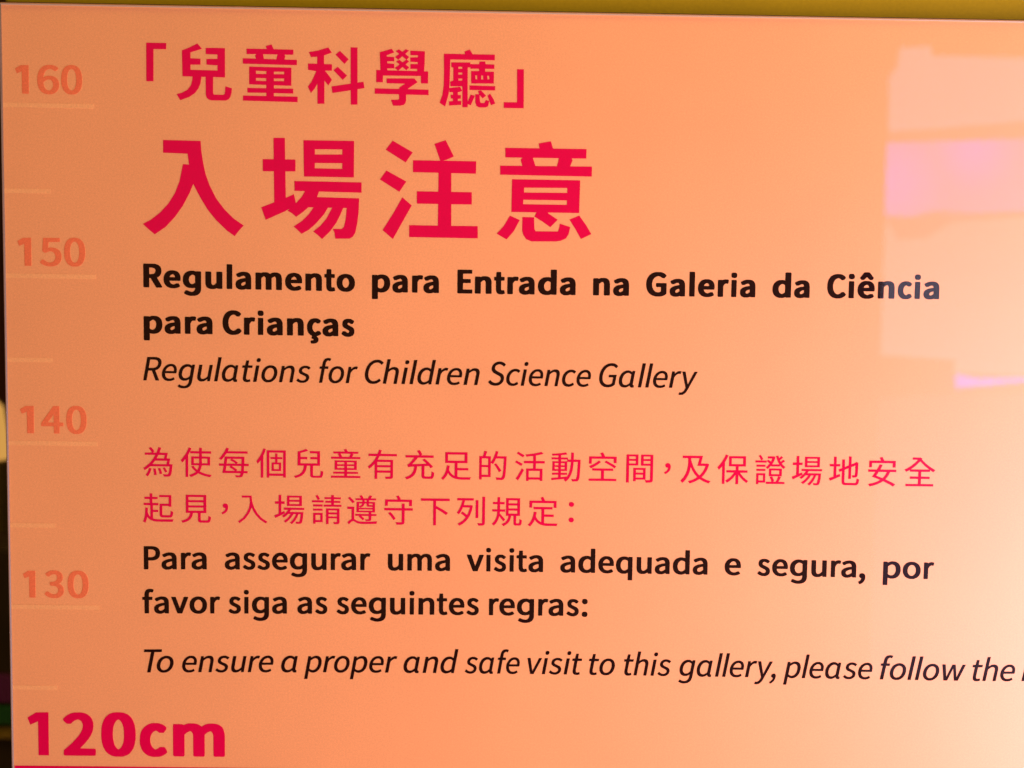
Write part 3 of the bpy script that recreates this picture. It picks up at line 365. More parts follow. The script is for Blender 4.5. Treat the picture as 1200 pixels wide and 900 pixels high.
'遵': '40,411 42,481 258,480 259,96 331,50 364,35 405,23 446,16 529,10 782,14 972,28 976,22 962,-16 955,-51 951,-54 926,-56 712,-63 556,-64 461,-60 381,-47 344,-35 311,-20 249,20 228,28 214,25 187,11 153,-18 99,-74 89,-75 42,-6 110,52 176,91 176,404 45,406|290,198 290,251 294,254 709,254 713,258 711,306 332,308 332,636 511,639 513,685 509,689 298,689 298,749 462,750 450,776 416,826 471,845 486,847 514,817 545,765 544,757 531,750 685,750 739,841 752,844 821,826 775,750 945,748 944,689 719,688 717,642 721,639 910,636 910,308 796,306 794,256 955,254 955,194 795,192 793,78 788,62 779,49 759,39 728,33 625,30 620,32 600,88 698,89 709,91 713,102 712,192 484,192 548,137 581,101 530,58 521,57 468,110 399,168 401,173 424,192 295,193|407,395 407,361 411,359 828,359 831,362 831,396 828,399 411,399|407,482 407,449 411,447 828,447 831,451 829,484 708,484 679,489 665,496 653,511 649,526 647,582 644,584 581,584 568,545 549,514 512,482 462,456 448,455 414,484 409,486|407,581 409,496 442,510 480,536 494,554 507,582 411,584|717,581 717,554 724,539 831,539 829,584 721,584|59,749 111,788 125,790 231,686 265,647 270,636 213,592 202,592 141,665|584,685 585,639 646,640 646,688 588,689',
'守': '53,379 53,448 56,453 601,453 603,591 606,596 691,594 694,453 944,453 948,449 946,375 692,373 691,5 687,-19 674,-42 652,-58 619,-68 574,-74 442,-75 413,1 418,4 566,3 592,6 601,12 602,374 58,374|176,288 234,327 246,326 307,264 344,219 394,151 411,116 351,73 339,72 297,141 265,184|76,522 78,721 472,722 461,755 426,825 429,830 495,847 508,847 512,841 543,788 572,722 916,721 921,718 921,522 918,517 831,519 830,642 826,646 166,646 164,519 81,517',
'下': '50,694 50,764 54,768 949,768 951,694 948,689 526,686 526,529 542,528 729,428 852,352 894,323 897,315 845,249 835,248 699,341 526,441 526,-78 521,-81 438,-81 435,688 55,689',
'列': '47,326 85,378 117,431 147,492 181,582 217,709 58,712 58,788 576,787 575,712 308,711 303,706 265,566 476,566 501,568 544,555 547,551 514,392 464,254 398,136 314,37 232,-30 129,-87 118,-85 73,-21 149,18 212,60 256,98 293,138 325,179 269,230 179,297 176,302 178,307 218,358 228,360 283,324 371,257 391,296 417,361 442,446 451,491 238,491 180,369 116,274 105,274|697,-4 702,0 824,-1 838,3 841,9 843,835 848,839 926,838 930,834 930,11 925,-24 909,-51 875,-70 828,-77 725,-78|636,166 636,724 641,727 718,727 721,722 721,165 716,161 641,161',
'規': '340,-24 345,-18 421,16 458,41 496,82 524,134 541,186 550,236 548,241 476,241 472,245 472,802 910,804 911,245 906,241 794,240 793,24 797,11 806,7 875,7 884,11 891,28 894,51 897,136 908,140 973,108 963,9 951,-30 932,-52 911,-62 896,-64 765,-63 744,-57 727,-44 718,-28 712,-2 710,238 706,241 635,240 623,172 608,125 601,103 574,52 526,-5 481,-38 466,-48 398,-80 385,-81|33,-15 92,45 130,98 161,165 183,239 194,305 200,366 196,370 39,372 41,444 199,444 203,448 202,602 62,603 60,675 202,678 203,831 284,832 286,678 422,677 427,672 425,603 286,602 286,446 444,444 446,375 441,370 285,370 282,362 279,316 404,179 448,125 399,69 388,68 329,146 264,224 234,126 210,72 180,22 141,-27 95,-70 86,-71|553,405 555,314 828,316 826,408 556,409|553,565 555,477 828,479 826,568 556,569|553,726 555,639 828,641 826,730 556,730',
'定': '32,-34 83,18 114,59 158,138 185,212 206,295 217,375 222,381 305,371 298,318 283,242 299,200 329,149 366,108 418,69 454,54 454,455 208,456 208,534 801,532 799,456 545,455 545,298 838,297 841,292 841,226 836,221 545,221 544,28 568,22 652,14 962,14 965,9 949,-25 935,-66 601,-64 502,-51 425,-28 352,12 291,68 249,130 214,56 188,14 143,-45 104,-84 92,-85|76,511 78,729 462,730 457,751 422,826 489,848 504,850 510,842 565,730 919,730 924,726 924,511 921,506 836,508 836,649 832,653 164,653 161,508 81,506',
'：': '169,65 173,99 191,127 208,140 239,148 274,147 292,140 308,128 322,109 331,78 328,46 310,16 286,0 255,-7 225,-4 194,13 177,34|169,555 172,585 189,614 209,630 239,638 274,637 305,620 323,598 331,566 330,541 313,509 291,492 255,483 225,486 195,501 179,519',
}
# heavy title characters, 1/20 mm on the panel (x from its left edge, z above 1.2 m)
TITLE = {
'入': '1666,6636 1675,6626 1729,6576 1805,6514 1935,6604 2046,6723 2142,6859 2220,7006 2265,7115 2310,7026 2362,6931 2440,6806 2532,6694 2659,6573 2753,6507 2808,6578 2859,6633 2859,6636 2736,6720 2629,6825 2532,6953 2457,7103 2410,7235 2379,7385 2362,7506 2354,7613 2353,7619 1926,7623 1912,7622 1911,7475 1918,7474 2198,7467 2200,7463 2216,7341 2212,7340 2150,7345 2144,7343 2102,7142 2048,7004 1968,6878 1879,6781 1868,6770 1762,6687',
'場': '3069,6851 3118,6715 3123,6706 3343,6806 3405,6841 3399,6833 3382,6818 3382,6815 3427,6792 3479,6749 3483,6746 3569,6809 3624,6859 3627,6860 3641,6861 3688,6860 3687,6857 3632,6779 3554,6701 3454,6633 3455,6630 3499,6592 3547,6547 3634,6596 3708,6661 3813,6781 3860,6860 3909,6860 3906,6851 3842,6732 3774,6649 3686,6577 3687,6575 3736,6538 3790,6489 3806,6503 3886,6581 3962,6688 4010,6785 4040,6859 4043,6860 4081,6860 4082,6855 4071,6727 4050,6637 4025,6613 3923,6611 3920,6610 3939,6564 3948,6498 3949,6496 4114,6498 4156,6521 4185,6569 4208,6680 4223,6800 4230,6958 4229,6976 3740,6983 3732,6984 3732,6986 3752,7046 3755,7048 4257,7042 4258,7045 4257,7163 4255,7164 4228,7164 3463,7168 3462,7165 3463,7052 3576,7050 3585,7050 3586,7048 3552,6988 3492,6919 3479,6909 3457,7009 3455,7013 3363,6969 3360,6970 3355,7258 3355,7276 3357,7278 3474,7280 3474,7418 3472,7419 3439,7419 3354,7419 3352,7420 3349,7658 3347,7671 3215,7669 3214,7667 3214,7621 3216,7480 3216,7420 3213,7419 3087,7418 3087,7347 3088,7277 3101,7276 3200,7277 3216,7277 3218,7275 3223,6916 3221,6914 3072,6853|3568,7644 3574,7256 3575,7222 4139,7220 4166,7221 4167,7632 4167,7647 4149,7648 3613,7647 3570,7647 3568,7646|3703,7485 3703,7541 3705,7543 4025,7546 4027,7546 4028,7544 4028,7489 4026,7487 3706,7482 3704,7482|3703,7323 3703,7380 3705,7382 4026,7385 4028,7383 4027,7321 4025,7319 3713,7320 3704,7320',
'注': '4826,6666 4827,6531 4829,6528 5612,6525 5644,6526 5644,6596 5642,6667 5641,6669 5634,6670 5329,6669 5328,6670 5327,6672 5325,6923 5567,6924 5568,6926 5568,6997 5567,7066 5566,7069 5358,7069 5323,7070 5321,7288 5323,7289 5352,7289 5612,7287 5614,7296 5615,7432 5598,7433 5220,7434 5227,7436 5264,7445 5343,7482 5349,7486 5254,7668 5250,7674 5121,7630 5117,7628 5185,7443 5187,7436 5187,7434 5151,7433 4895,7434 4865,7433 4866,7296 4867,7293 5151,7291 5167,7290 5169,7289 5169,7113 5168,7070 4952,7070 4915,7069 4914,7068 4913,7066 4915,6925 4928,6924 5124,6924 5168,6923 5167,6671 5165,6669 5148,6669 4869,6670 4828,6669 4827,6668|4541,7551 4778,7406 4861,7524 4852,7531 4624,7659 4614,7647|4474,7201 4704,7061 4706,7061 4788,7181 4787,7183 4553,7308 4550,7306|4510,6605 4631,6503 4633,6503 4635,6504 4854,6901 4853,6903 4745,6995 4743,6995 4741,6993 4638,6811',
'意': '5900,7384 5901,7283 5903,7281 5907,7280 6950,7275 6990,7276 6991,7277 6991,7372 6991,7390 6989,7393 6772,7391 6735,7392 6733,7393 6759,7464 6749,7484 6921,7486 6923,7593 6922,7597 6530,7597 6526,7598 6524,7600 6500,7674 6496,7682 6354,7655 6353,7653 6363,7599 6361,7597 5959,7597 5958,7595 5960,7484 6163,7484 6160,7478 6147,7465 6142,7458 6163,7390 6161,7389 6115,7388 5903,7387 5901,7387|6288,7482 6289,7484 6344,7485 6574,7485 6595,7484 6596,7482 6576,7399 6575,7393 6573,7391 6333,7389 6320,7390 6318,7392|6041,6853 6041,6844 6043,6843 6339,6843 6317,6795 6317,6792 6421,6730 6499,6676 6508,6671 6587,6752 6594,6761 6591,6763 6480,6835 6474,6841 6475,6843 6833,6843 6849,6844 6854,7227 6844,7229 6045,7229 6043,7226|6188,7078 6188,7130 6190,7132 6621,7136 6700,7137 6702,7135 6703,7081 6701,7079 6191,7075 6189,7076|6180,6941 6180,6988 6182,6990 6697,6990 6698,6990 6700,6987 6701,6940 6698,6938 6222,6937 6183,6938 6181,6938|5871,6586 5876,6581 5984,6520 5987,6518 5989,6519 6071,6614 6138,6742 6141,6749 6141,6751 6029,6799 6024,6800 5951,6675|6735,6764 6808,6652 6875,6537 6999,6596 6932,6705 6851,6813 6848,6813 6738,6766|6172,6632 6186,6576 6221,6525 6284,6499 6575,6503 6635,6512 6697,6541 6728,6592 6745,6676 6741,6678 6622,6715 6620,6710 6613,6662 6600,6622 6336,6620 6331,6625 6318,6649 6313,6779 6312,6784 6307,6785 6176,6786 6173,6784',
'「': '1722,8745 1720,8304 1726,8302 1803,8302 1804,8304 1807,8673 1809,8675 1823,8675 1954,8675 1955,8677 1956,8698 1957,8746 1955,8748 1940,8748 1743,8748 1724,8748 1722,8747',
'兒': '2074,8158 2117,8089 2220,8126 2291,8174 2331,8228 2355,8284 2365,8343 2366,8363 2383,8364 2415,8364 2417,8361 2418,8152 2430,8120 2452,8101 2484,8092 2652,8093 2684,8107 2706,8133 2709,8143 2720,8181 2725,8235 2724,8237 2649,8260 2648,8254 2641,8174 2639,8171 2625,8160 2514,8160 2510,8165 2504,8185 2505,8362 2508,8363 2637,8361 2643,8361 2645,8362 2645,8700 2608,8701 2465,8700 2421,8699 2419,8698 2419,8630 2420,8627 2549,8624 2557,8622 2557,8577 2555,8575 2435,8572 2428,8570 2427,8568 2427,8505 2555,8499 2557,8497 2556,8442 2556,8440 2554,8440 2255,8443 2240,8444 2239,8500 2241,8502 2354,8504 2357,8506 2357,8573 2253,8576 2241,8577 2240,8579 2240,8642 2241,8644 2375,8688 2374,8690 2324,8747 2320,8747 2225,8700 2141,8666 2140,8664 2140,8643 2145,8367 2147,8366 2169,8366 2260,8365 2263,8363 2262,8332 2243,8263 2203,8211 2139,8177 2079,8160',
'童': '2854,8584 2854,8526 2856,8524 3468,8517 3487,8517 3489,8519 3490,8577 3489,8578 3485,8579 3354,8580 3346,8581 3344,8582 3353,8618 3346,8635 3347,8637 3421,8637 3447,8638 3448,8642 3449,8670 3448,8695 3443,8696 3218,8698 3216,8699 3192,8752 3125,8733 3125,8730 3134,8701 3133,8699 2900,8699 2898,8697 2899,8638 2905,8636 3005,8637 3012,8636 3012,8634 2999,8621 3009,8586 3007,8585 3001,8585 2861,8587 2855,8587|3093,8634 3094,8637 3107,8637 3259,8637 3261,8637 3262,8635 3249,8584 3247,8582 3245,8581 3103,8584 3101,8587|2855,8152 2855,8099 2856,8097 2861,8096 3498,8088 3499,8150 3497,8153 3226,8153 3219,8155 3219,8187 3221,8189 3424,8187 3447,8188 3447,8241 3446,8244 3221,8244 3219,8246 3219,8278 3221,8280 3407,8277 3425,8278 3425,8487 2960,8492 2929,8491 2928,8287 2940,8286 3129,8282 3130,8280 3130,8247 3128,8245 3095,8244 2908,8245 2907,8243 2907,8192 2917,8190 3129,8190 3130,8188 3130,8156 3128,8154 3097,8154 2876,8155 2857,8155 2855,8154|3008,8412 3008,8442 3010,8444 3126,8441 3130,8439 3130,8411 3129,8409 3010,8409 3009,8409|3219,8411 3219,8435 3220,8437 3337,8439 3340,8438 3340,8412 3339,8410 3222,8408 3220,8408|3008,8332 3008,8359 3009,8361 3121,8360 3130,8358 3130,8330 3129,8328 3010,8330 3009,8330|3219,8333 3219,8356 3220,8358 3337,8360 3340,8359 3340,8332 3339,8330 3242,8329 3221,8330 3219,8331',
'科': '3618,8271 3653,8203 3656,8199 3703,8255 3729,8307 3731,8310 3733,8075 3735,8074 3812,8075 3814,8076 3814,8341 3815,8342 3817,8340 3859,8288 3861,8291 3903,8355 3863,8408 3822,8457 3825,8459 3901,8460 3902,8470 3903,8533 3902,8534 3892,8535 3811,8536 3809,8538 3809,8636 3899,8669 3872,8710 3857,8729 3738,8691 3632,8671 3632,8669 3637,8656 3655,8613 3728,8620 3729,8541 3728,8539 3726,8539 3629,8539 3622,8538 3620,8537 3621,8466 3710,8452 3716,8451 3718,8449 3659,8325|3898,8276 3908,8205 3910,8202 4123,8237 4124,8236 4125,8181 4126,8071 4129,8070 4204,8072 4204,8250 4206,8251 4281,8264 4286,8266 4274,8339 4206,8328 4204,8330 4201,8735 4124,8734 4121,8733 4123,8315 3909,8280 3899,8278|3943,8647 4048,8541 4055,8547 4097,8595 4097,8597 4083,8610 3997,8691 3993,8689|3919,8466 4028,8356 4047,8373 4080,8407 4071,8416 3971,8506 3967,8505 3923,8469',
'學': '4423,8475 4424,8339 4426,8335 4501,8336 4504,8412 4506,8414 4947,8416 4949,8416 4950,8414 4952,8339 4953,8331 5031,8330 5035,8331 5036,8469 5034,8471 5020,8471 4994,8471 4989,8472 4987,8474 4993,8564 4995,8685 4995,8702 4994,8704 4837,8708 4826,8708 4824,8706 4825,8655 4897,8655 4912,8655 4914,8654 4914,8636 4912,8633 4831,8629 4826,8628 4824,8627 4825,8582 4826,8580 4906,8576 4911,8576 4913,8574 4911,8556 4909,8555 4831,8552 4826,8551 4825,8498 4828,8497 4905,8498 4906,8495 4906,8475 4905,8473 4682,8475 4732,8517 4779,8480 4787,8488 4811,8514 4810,8517 4769,8547 4809,8582 4808,8585 4784,8602 4783,8604 4810,8634 4764,8669 4806,8706 4808,8709 4770,8724 4729,8694 4690,8721 4651,8700 4652,8698 4691,8668 4687,8664 4643,8631 4677,8604 4683,8601 4729,8640 4777,8603 4735,8573 4695,8600 4658,8579 4659,8577 4694,8549 4697,8545 4644,8507 4641,8503 4680,8475 4564,8476 4554,8477 4553,8495 4554,8498 4633,8499 4636,8501 4635,8552 4561,8557 4554,8557 4553,8559 4552,8578 4554,8580 4632,8582 4635,8583 4634,8631 4556,8634 4546,8636 4546,8649 4547,8651 4634,8683 4633,8687 4608,8722 4604,8726 4535,8705 4463,8684 4474,8479 4471,8478 4425,8478 4424,8477|4407,8262 4407,8204 4409,8201 4694,8199 4695,8148 4686,8138 4600,8134 4606,8115 4623,8069 4627,8066 4705,8067 4747,8076 4752,8079 4770,8098 4778,8132 4778,8189 4780,8198 5036,8196 5041,8196 5043,8198 5042,8257 5041,8259 4796,8262 4796,8263 4810,8274 4912,8344 4877,8384 4872,8387 4547,8382 4546,8380 4547,8328 4550,8326 4753,8324 4761,8323 4752,8315 4698,8281 4694,8263 4664,8262 4428,8265 4409,8265 4407,8264',
'廳': '5173,8111 5175,8109 5207,8086 5238,8068 5240,8069 5279,8210 5284,8263 5285,8266 5287,8264 5288,8239 5289,8235 5327,8234 5330,8233 5331,8230 5330,8205 5306,8204 5304,8203 5304,8201 5305,8164 5310,8162 5331,8160 5332,8134 5329,8132 5287,8127 5284,8126 5287,8079 5297,8079 5417,8088 5428,8089 5430,8091 5430,8135 5426,8136 5392,8133 5390,8135 5390,8159 5419,8161 5424,8162 5425,8164 5425,8203 5391,8204 5389,8206 5389,8232 5390,8235 5436,8249 5438,8251 5415,8298 5411,8299 5294,8282 5287,8282 5290,8338 5295,8613 5324,8614 5818,8613 5820,8616 5820,8678 5817,8679 5559,8679 5528,8726 5522,8733 5461,8708 5460,8705 5469,8681 5468,8679 5252,8680 5219,8679 5222,8447 5220,8316 5206,8201|5298,8355 5300,8307 5302,8303 5441,8305 5444,8063 5447,8061 5504,8062 5506,8064 5506,8099 5541,8087 5543,8087 5590,8197 5581,8201 5544,8210 5541,8210 5507,8130 5506,8128 5505,8129 5502,8457 5502,8523 5507,8525 5532,8527 5533,8525 5533,8512 5535,8511 5633,8512 5636,8510 5637,8488 5635,8486 5569,8484 5544,8483 5542,8482 5544,8367 5546,8340 5810,8343 5812,8344 5812,8346 5812,8479 5805,8481 5710,8480 5708,8483 5708,8510 5708,8512 5711,8512 5814,8512 5815,8513 5816,8522 5816,8562 5814,8563 5801,8564 5711,8567 5710,8568 5709,8595 5702,8597 5641,8596 5639,8589 5637,8566 5634,8565 5534,8564 5533,8565 5532,8581 5530,8583 5310,8581 5308,8578 5309,8528 5310,8526 5330,8520 5332,8518 5333,8372 5332,8370 5300,8357|5391,8511 5391,8529 5392,8531 5434,8532 5437,8531 5438,8509 5436,8508 5393,8508 5392,8509|5392,8443 5392,8461 5393,8463 5435,8464 5438,8462 5438,8443 5437,8441 5394,8440 5393,8441|5593,8432 5594,8434 5598,8434 5610,8434 5615,8432 5616,8391 5615,8389 5597,8389 5595,8391|5663,8391 5663,8432 5666,8434 5684,8432 5685,8430 5686,8390 5684,8389 5665,8388 5663,8389|5734,8425 5734,8431 5735,8433 5755,8431 5761,8392 5745,8390 5737,8390|5393,8373 5393,8392 5394,8394 5436,8394 5439,8393 5439,8374 5438,8372 5396,8370 5394,8370|5526,8314 5527,8267 5528,8264 5807,8263 5826,8264 5828,8265 5829,8306 5829,8312 5827,8313 5550,8317 5528,8317 5527,8316|5595,8213 5596,8120 5610,8079 5639,8063 5714,8063 5741,8073 5753,8095 5759,8136 5758,8141 5720,8151 5718,8147 5705,8118 5702,8116 5660,8116 5658,8118 5651,8136 5648,8154 5646,8205 5651,8201 5681,8169 5685,8172 5722,8200 5669,8255 5661,8261 5627,8252 5627,8248 5640,8217 5597,8216 5595,8215|5739,8200 5781,8091 5831,8110 5811,8161 5771,8224 5767,8224',
'」': '5932,8126 5933,8064 5934,8061 6169,8061 6166,8386 6164,8515 6087,8514 6084,8513 6089,8130 5935,8129 5933,8128',
}
# words: text, x start, x end, baseline z at both ends, em size (mm)
WORDS = {
'upper bold': ('b', [('Regulamento',83.31,209.23,294.26,293.54,19.32), ('para',219.42,259.38,293.51,293.43,19.37), ('Entrada',270.40,341.16,293.42,293.44,19.39), ('na',351.64,373.14,293.45,293.49,19.41), ('Galeria',383.38,449.00,293.51,293.72,19.42), ('da',459.27,481.66,293.76,293.85,19.44), ('Ciência',492.14,559.74,293.90,294.24,19.45)]),
'upper bold 2': ('b', [('para',83.29,124.30,266.90,266.91,19.43), ('Crianças',130.31,209.05,266.91,266.78,19.45)]),
'upper italic': ('i', [('Regulations',82.75,182.87,238.71,238.73,19.27), ('for',187.99,211.23,238.73,238.71,19.30), ('Children',215.43,284.35,238.71,238.65,19.31), ('Science',289.48,351.37,238.64,238.62,19.33), ('Gallery',356.31,415.54,238.62,238.67,19.35)]),
'lower bold': ('s', [('Para',82.21,120.21,123.91,124.36,19.44), ('assegurar',131.16,219.35,124.48,125.07,19.45), ('uma',230.03,267.79,125.11,125.20,19.48), ('visita',277.97,324.42,125.21,125.19,19.49), ('adequada',334.93,424.75,125.17,124.82,19.51), ('e',435.18,445.10,124.76,124.70,19.54), ('segura,',455.34,521.44,124.63,124.13,19.55), ('por',532.23,563.35,124.04,123.76,19.58)]),
'lower bold 2': ('s', [('favor',81.05,128.17,96.75,97.29,19.54), ('siga',133.36,168.77,97.34,97.63,19.56), ('as',175.16,193.32,97.68,97.79,19.57), ('seguintes',199.04,285.57,97.82,98.16,19.58), ('regras:',291.82,351.98,98.17,98.29,19.60)]),
'lower italic': ('i', [('To',81.78,99.76,60.14,60.45,19.54), ('ensure',104.96,160.62,60.53,61.24,19.55), ('a',165.30,175.41,61.28,61.38,19.57), ('proper',179.36,236.19,61.41,61.75,19.57), ('and',240.06,273.48,61.77,61.85,19.59), ('safe',277.45,311.12,61.85,61.86,19.60), ('visit',315.82,349.33,61.85,61.79,19.61), ('to',353.52,369.45,61.78,61.73,19.62), ('this',375.00,403.85,61.71,61.59,19.63), ('gallery,',408.57,468.46,61.57,61.26,19.64), ('please',473.20,527.95,61.23,60.91,19.66), ('follow',532.69,585.44,60.89,60.59,19.68), ('the',589.66,616.06,60.57,60.78,19.70), ('rules',620.28,663.63,60.82,60.89,19.71)]),
}
HANZI_LINES = [
[('為',81.85,182.33,19.25), ('使',104.54,182.39,19.26), ('每',127.18,182.44,19.27), ('個',150.11,182.50,19.29), ('兒',172.21,182.53,19.30), ('童',194.53,182.56,19.31), ('有',216.78,182.58,19.33), ('充',239.01,182.58,19.34), ('足',261.04,182.59,19.35), ('的',283.22,182.58,19.37), ('活',305.73,182.57,19.38), ('動',327.74,182.55,19.40), ('空',349.81,182.51,19.41), ('間',372.19,182.47,19.42), ('，',394.29,188.41,19.42), ('及',406.26,182.39,19.44), ('保',428.77,182.32,19.46), ('證',451.38,182.25,19.47), ('場',473.90,182.17,19.48), ('地',496.61,182.08,19.50), ('安',519.60,181.98,19.51), ('全',542.52,181.87,19.53)],
[('起',81.52,154.30,19.25), ('見',104.27,154.36,19.26), ('，',126.85,160.34,19.26), ('入',138.43,154.44,19.28), ('場',160.58,154.50,19.30), ('請',183.14,154.56,19.31), ('遵',204.46,154.61,19.32), ('守',226.56,154.67,19.34), ('下',248.79,154.72,19.35), ('列',270.65,154.78,19.36), ('規',292.22,154.83,19.38), ('定',314.06,154.89,19.39), ('：',336.18,156.12,19.40)],
]
NUMBERS = [
('160', [(9.15, 17.06), (22.06, 34.82), (36.07, 48.33)], 406.62, 406.97, 16.58),
('150', [(8.94, 17.03), (22.09, 34.88), (36.5, 48.89)], 305.90, 306.20, 16.63),
('140', [(8.88, 17.05), (21.39, 34.67), (36.46, 48.57)], 205.86, 206.09, 16.56),
('130', [(9.1, 16.47), (21.99, 33.61), (35.93, 48.58)], 105.69, 105.85, 16.59),
('120cm', [(10.47, 23.24), (32.15, 51.86), (55.26, 76.34), (78.74, 95.45), (99.11, 130.83)], 7.57, 7.77, 27.07),
]

# ------------------------------------------------------------------ lettering
def contours(s):
    return [[tuple(float(v) for v in q.split(',')) for q in part.split(' ')] for part in s.split('|')]


def fill(polys, y_face, thick):
    """flat lettering on the panel: outlines in metres (x, z), holes by even-odd, a film of the given thickness"""
    cu = bpy.data.curves.new('t', 'CURVE')
    cu.dimensions = '2D'
    cu.fill_mode = 'BOTH'
    cu.extrude = thick / 2
    K = 100.0                       # filled at 100 times the size, for precision
    cu.extrude *= K
    for P in polys:
        sp = cu.splines.new('POLY')
        sp.points.add(len(P) - 1)
        for q, (x, z) in zip(sp.points, P):
            q.co = (x * K, z * K, 0, 1)
        sp.use_cyclic_u = True
    o = bpy.data.objects.new('t', cu)
    C.objects.link(o)
    dg = bpy.context.evaluated_depsgraph_get()
    me = bpy.data.meshes.new_from_object(o.evaluated_get(dg))
    bpy.data.objects.remove(o)
    for v in me.vertices:
        x, z, d = v.co
        v.co = (x / K, y_face - thick / 2 - d / K, z / K)
    return me


# room left and right of a letter, thousandths of an em
SIDE = {'straight': 66, 'round': 34, 'open': 10}
LEFT = {**{k: 'straight' for k in 'RlumnpirEPhfi'}, **{k: 'round' for k in 'egodCGcçêqas'}, **{k: 'open' for k in 'tvywTf'}, 'S': 'round', ',': 'open', ':': 'straight'}
RIGHT = {**{k: 'straight' for k in 'ulamnidhgqi'}, **{k: 'round' for k in 'eopsbêS'}, **{k: 'open' for k in 'RtrCcçvywTfEP'}, 'G': 'straight', ',': 'open', ':': 'open'}


def word_polys(style, text, x0, x1, z0, z1, em):
    pen, place = 0.0, []
    extra = 8 if style == 'i' else 0
    for i, ch in enumerate(text):
        wd, out = LATIN[style + ch]
        if i:
            pr = text[i - 1]
            gap = SIDE[RIGHT[pr]] + SIDE[LEFT[ch]] + extra
            if pr == 'T': gap = -70
            if pr in 'fr' and ch in 'aeo': gap = 14
            pen += gap
        place.append((pen, ch))
        pen += wd
    # ink extent of the word in em units
    lo = min(p + min(q[0] for c in contours(LATIN[style + ch][1]) for q in c) for p, ch in place)
    hi = max(p + max(q[0] for c in contours(LATIN[style + ch][1]) for q in c) for p, ch in place)
    sx = (x1 - x0) / (hi - lo)
    res = []
    for p, ch in place:
        for c in contours(LATIN[style + ch][1]):
            P = []
            for gx, gy in c:
                X = x0 + (p + gx - lo) * sx
                P.append((X / 1000, 1.2 + (z0 + (z1 - z0) * (X - x0) / (x1 - x0) + gy * em / 1000) / 1000))
            res.append(P)
    return res


def words_polys(key):
    st, ws = WORDS[key]
    return [P for wd in ws for P in word_polys(st, *wd)]


def hanzi_polys(line):
    return [[((x + gx * em / 1000) / 1000, 1.2 + (z + gy * em / 1000) / 1000) for gx, gy in c]
            for ch, x, z, em in line for c in contours(HANZI[ch])]


def title_polys(chars):
    return [[(x / 20000, 1.2 + z / 20000) for x, z in c] for ch in chars for c in contours(TITLE[ch])]


def number_polys(text, boxes, z0, z1, h, style='b'):
    res = []
    X0, X1 = boxes[0][0], boxes[-1][1]
    for ch, (a, b) in zip(text, boxes):
        cs = contours(LATIN[style + ch][1])
        xs = [q[0] for c in cs for q in c]
        ys = [q[1] for c in cs for q in c]
        if ch.isdigit():
            ov = .015 * h if ch in '0356' else (0.0 if ch in '14' else .004 * h)
            yb, yt = -ov, h + (ov if ch in '0236' else 0)
            if ch == '2': yb = 0
            m = lambda y: yb + (y - min(ys)) / (max(ys) - min(ys)) * (yt - yb)
        else:
            m = lambda y: y * h / 700
        for c in cs:
            P = []
            for gx, gy in c:
                X = a + (gx - min(xs)) / (max(xs) - min(xs)) * (b - a)
                P.append((X / 1000, 1.2 + (z0 + (z1 - z0) * (X - X0) / (X1 - X0) + m(gy)) / 1000))
            res.append(P)
    return res


# ------------------------------------------------------------------ the setting
floor = link('floor', bm_mesh(box_bm(-4, 7, -3.75, 3, -.05, 0)), M_floor)
tag(floor, kind='structure')

gold = link('wall', bm_mesh(box_bm(-.008, 1.7, .0185, .16, 0, 2.7, .002)), M_gold)
tag(gold, 'olive gold painted wall the orange sign hangs on', 'wall')
back = link('wall', bm_mesh(box_bm(-3, 1.6, 1.6, 1.7, 0, 2.9)), M_darkwall)
tag(back, 'dark reddish wall far behind the left edge of the sign', 'wall')

# ------------------------------------------------------------------ the sign
W_, TOP, BOT = .78, 1.6590, 1.02
Y_SHEET = -.0022                                 # front face of the clear sheet; the print lies on the board, y = 0
k = 1 + Y_SHEET / .48012                         # the sheet's outline, a little nearer than the print
sign = empty('height_sign', (0.39, 0, BOT), 'large salmon orange gallery rules sign with Chinese, Portuguese and English text and a height ruler', 'sign')

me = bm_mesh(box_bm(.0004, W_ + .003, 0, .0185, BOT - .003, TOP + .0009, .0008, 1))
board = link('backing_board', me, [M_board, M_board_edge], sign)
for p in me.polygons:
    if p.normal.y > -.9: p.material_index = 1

sx0, sz1 = CAM.x - CAM.x * k, CAM.z + (TOP - CAM.z) * k
me = bm_mesh(box_bm(sx0, W_, Y_SHEET, -.0003, BOT, sz1, .0004, 1))
sheet = link('clear_sheet', me, [M_sheet, M_edge, M_edge_shade], sign)
for p in me.polygons:
    if abs(p.normal.y) < .9: p.material_index = 2 if abs(p.normal.x) > .5 else 1


# printed on the board behind the clear sheet
def printed(name, polys, mat, label=None):
    o = link(name, fill(polys, -.00002, .00008), mat, board)
    if label: o['label'] = label
    return o


for t, bxs, z0, z1, h in NUMBERS[:4]:
    printed('height_number', number_polys(t, bxs, z0, z1, h, 's'), M_num, 'pale orange number %s' % t)
for i in range(8):
    z = 1.6 - .05 * i
    x1 = (.0551, .0290)[i % 2]
    printed('tick_mark', [[(.0012, z - .00135), (x1, z - .00135), (x1, z + .00135), (.0012, z + .00135)]], M_tick)

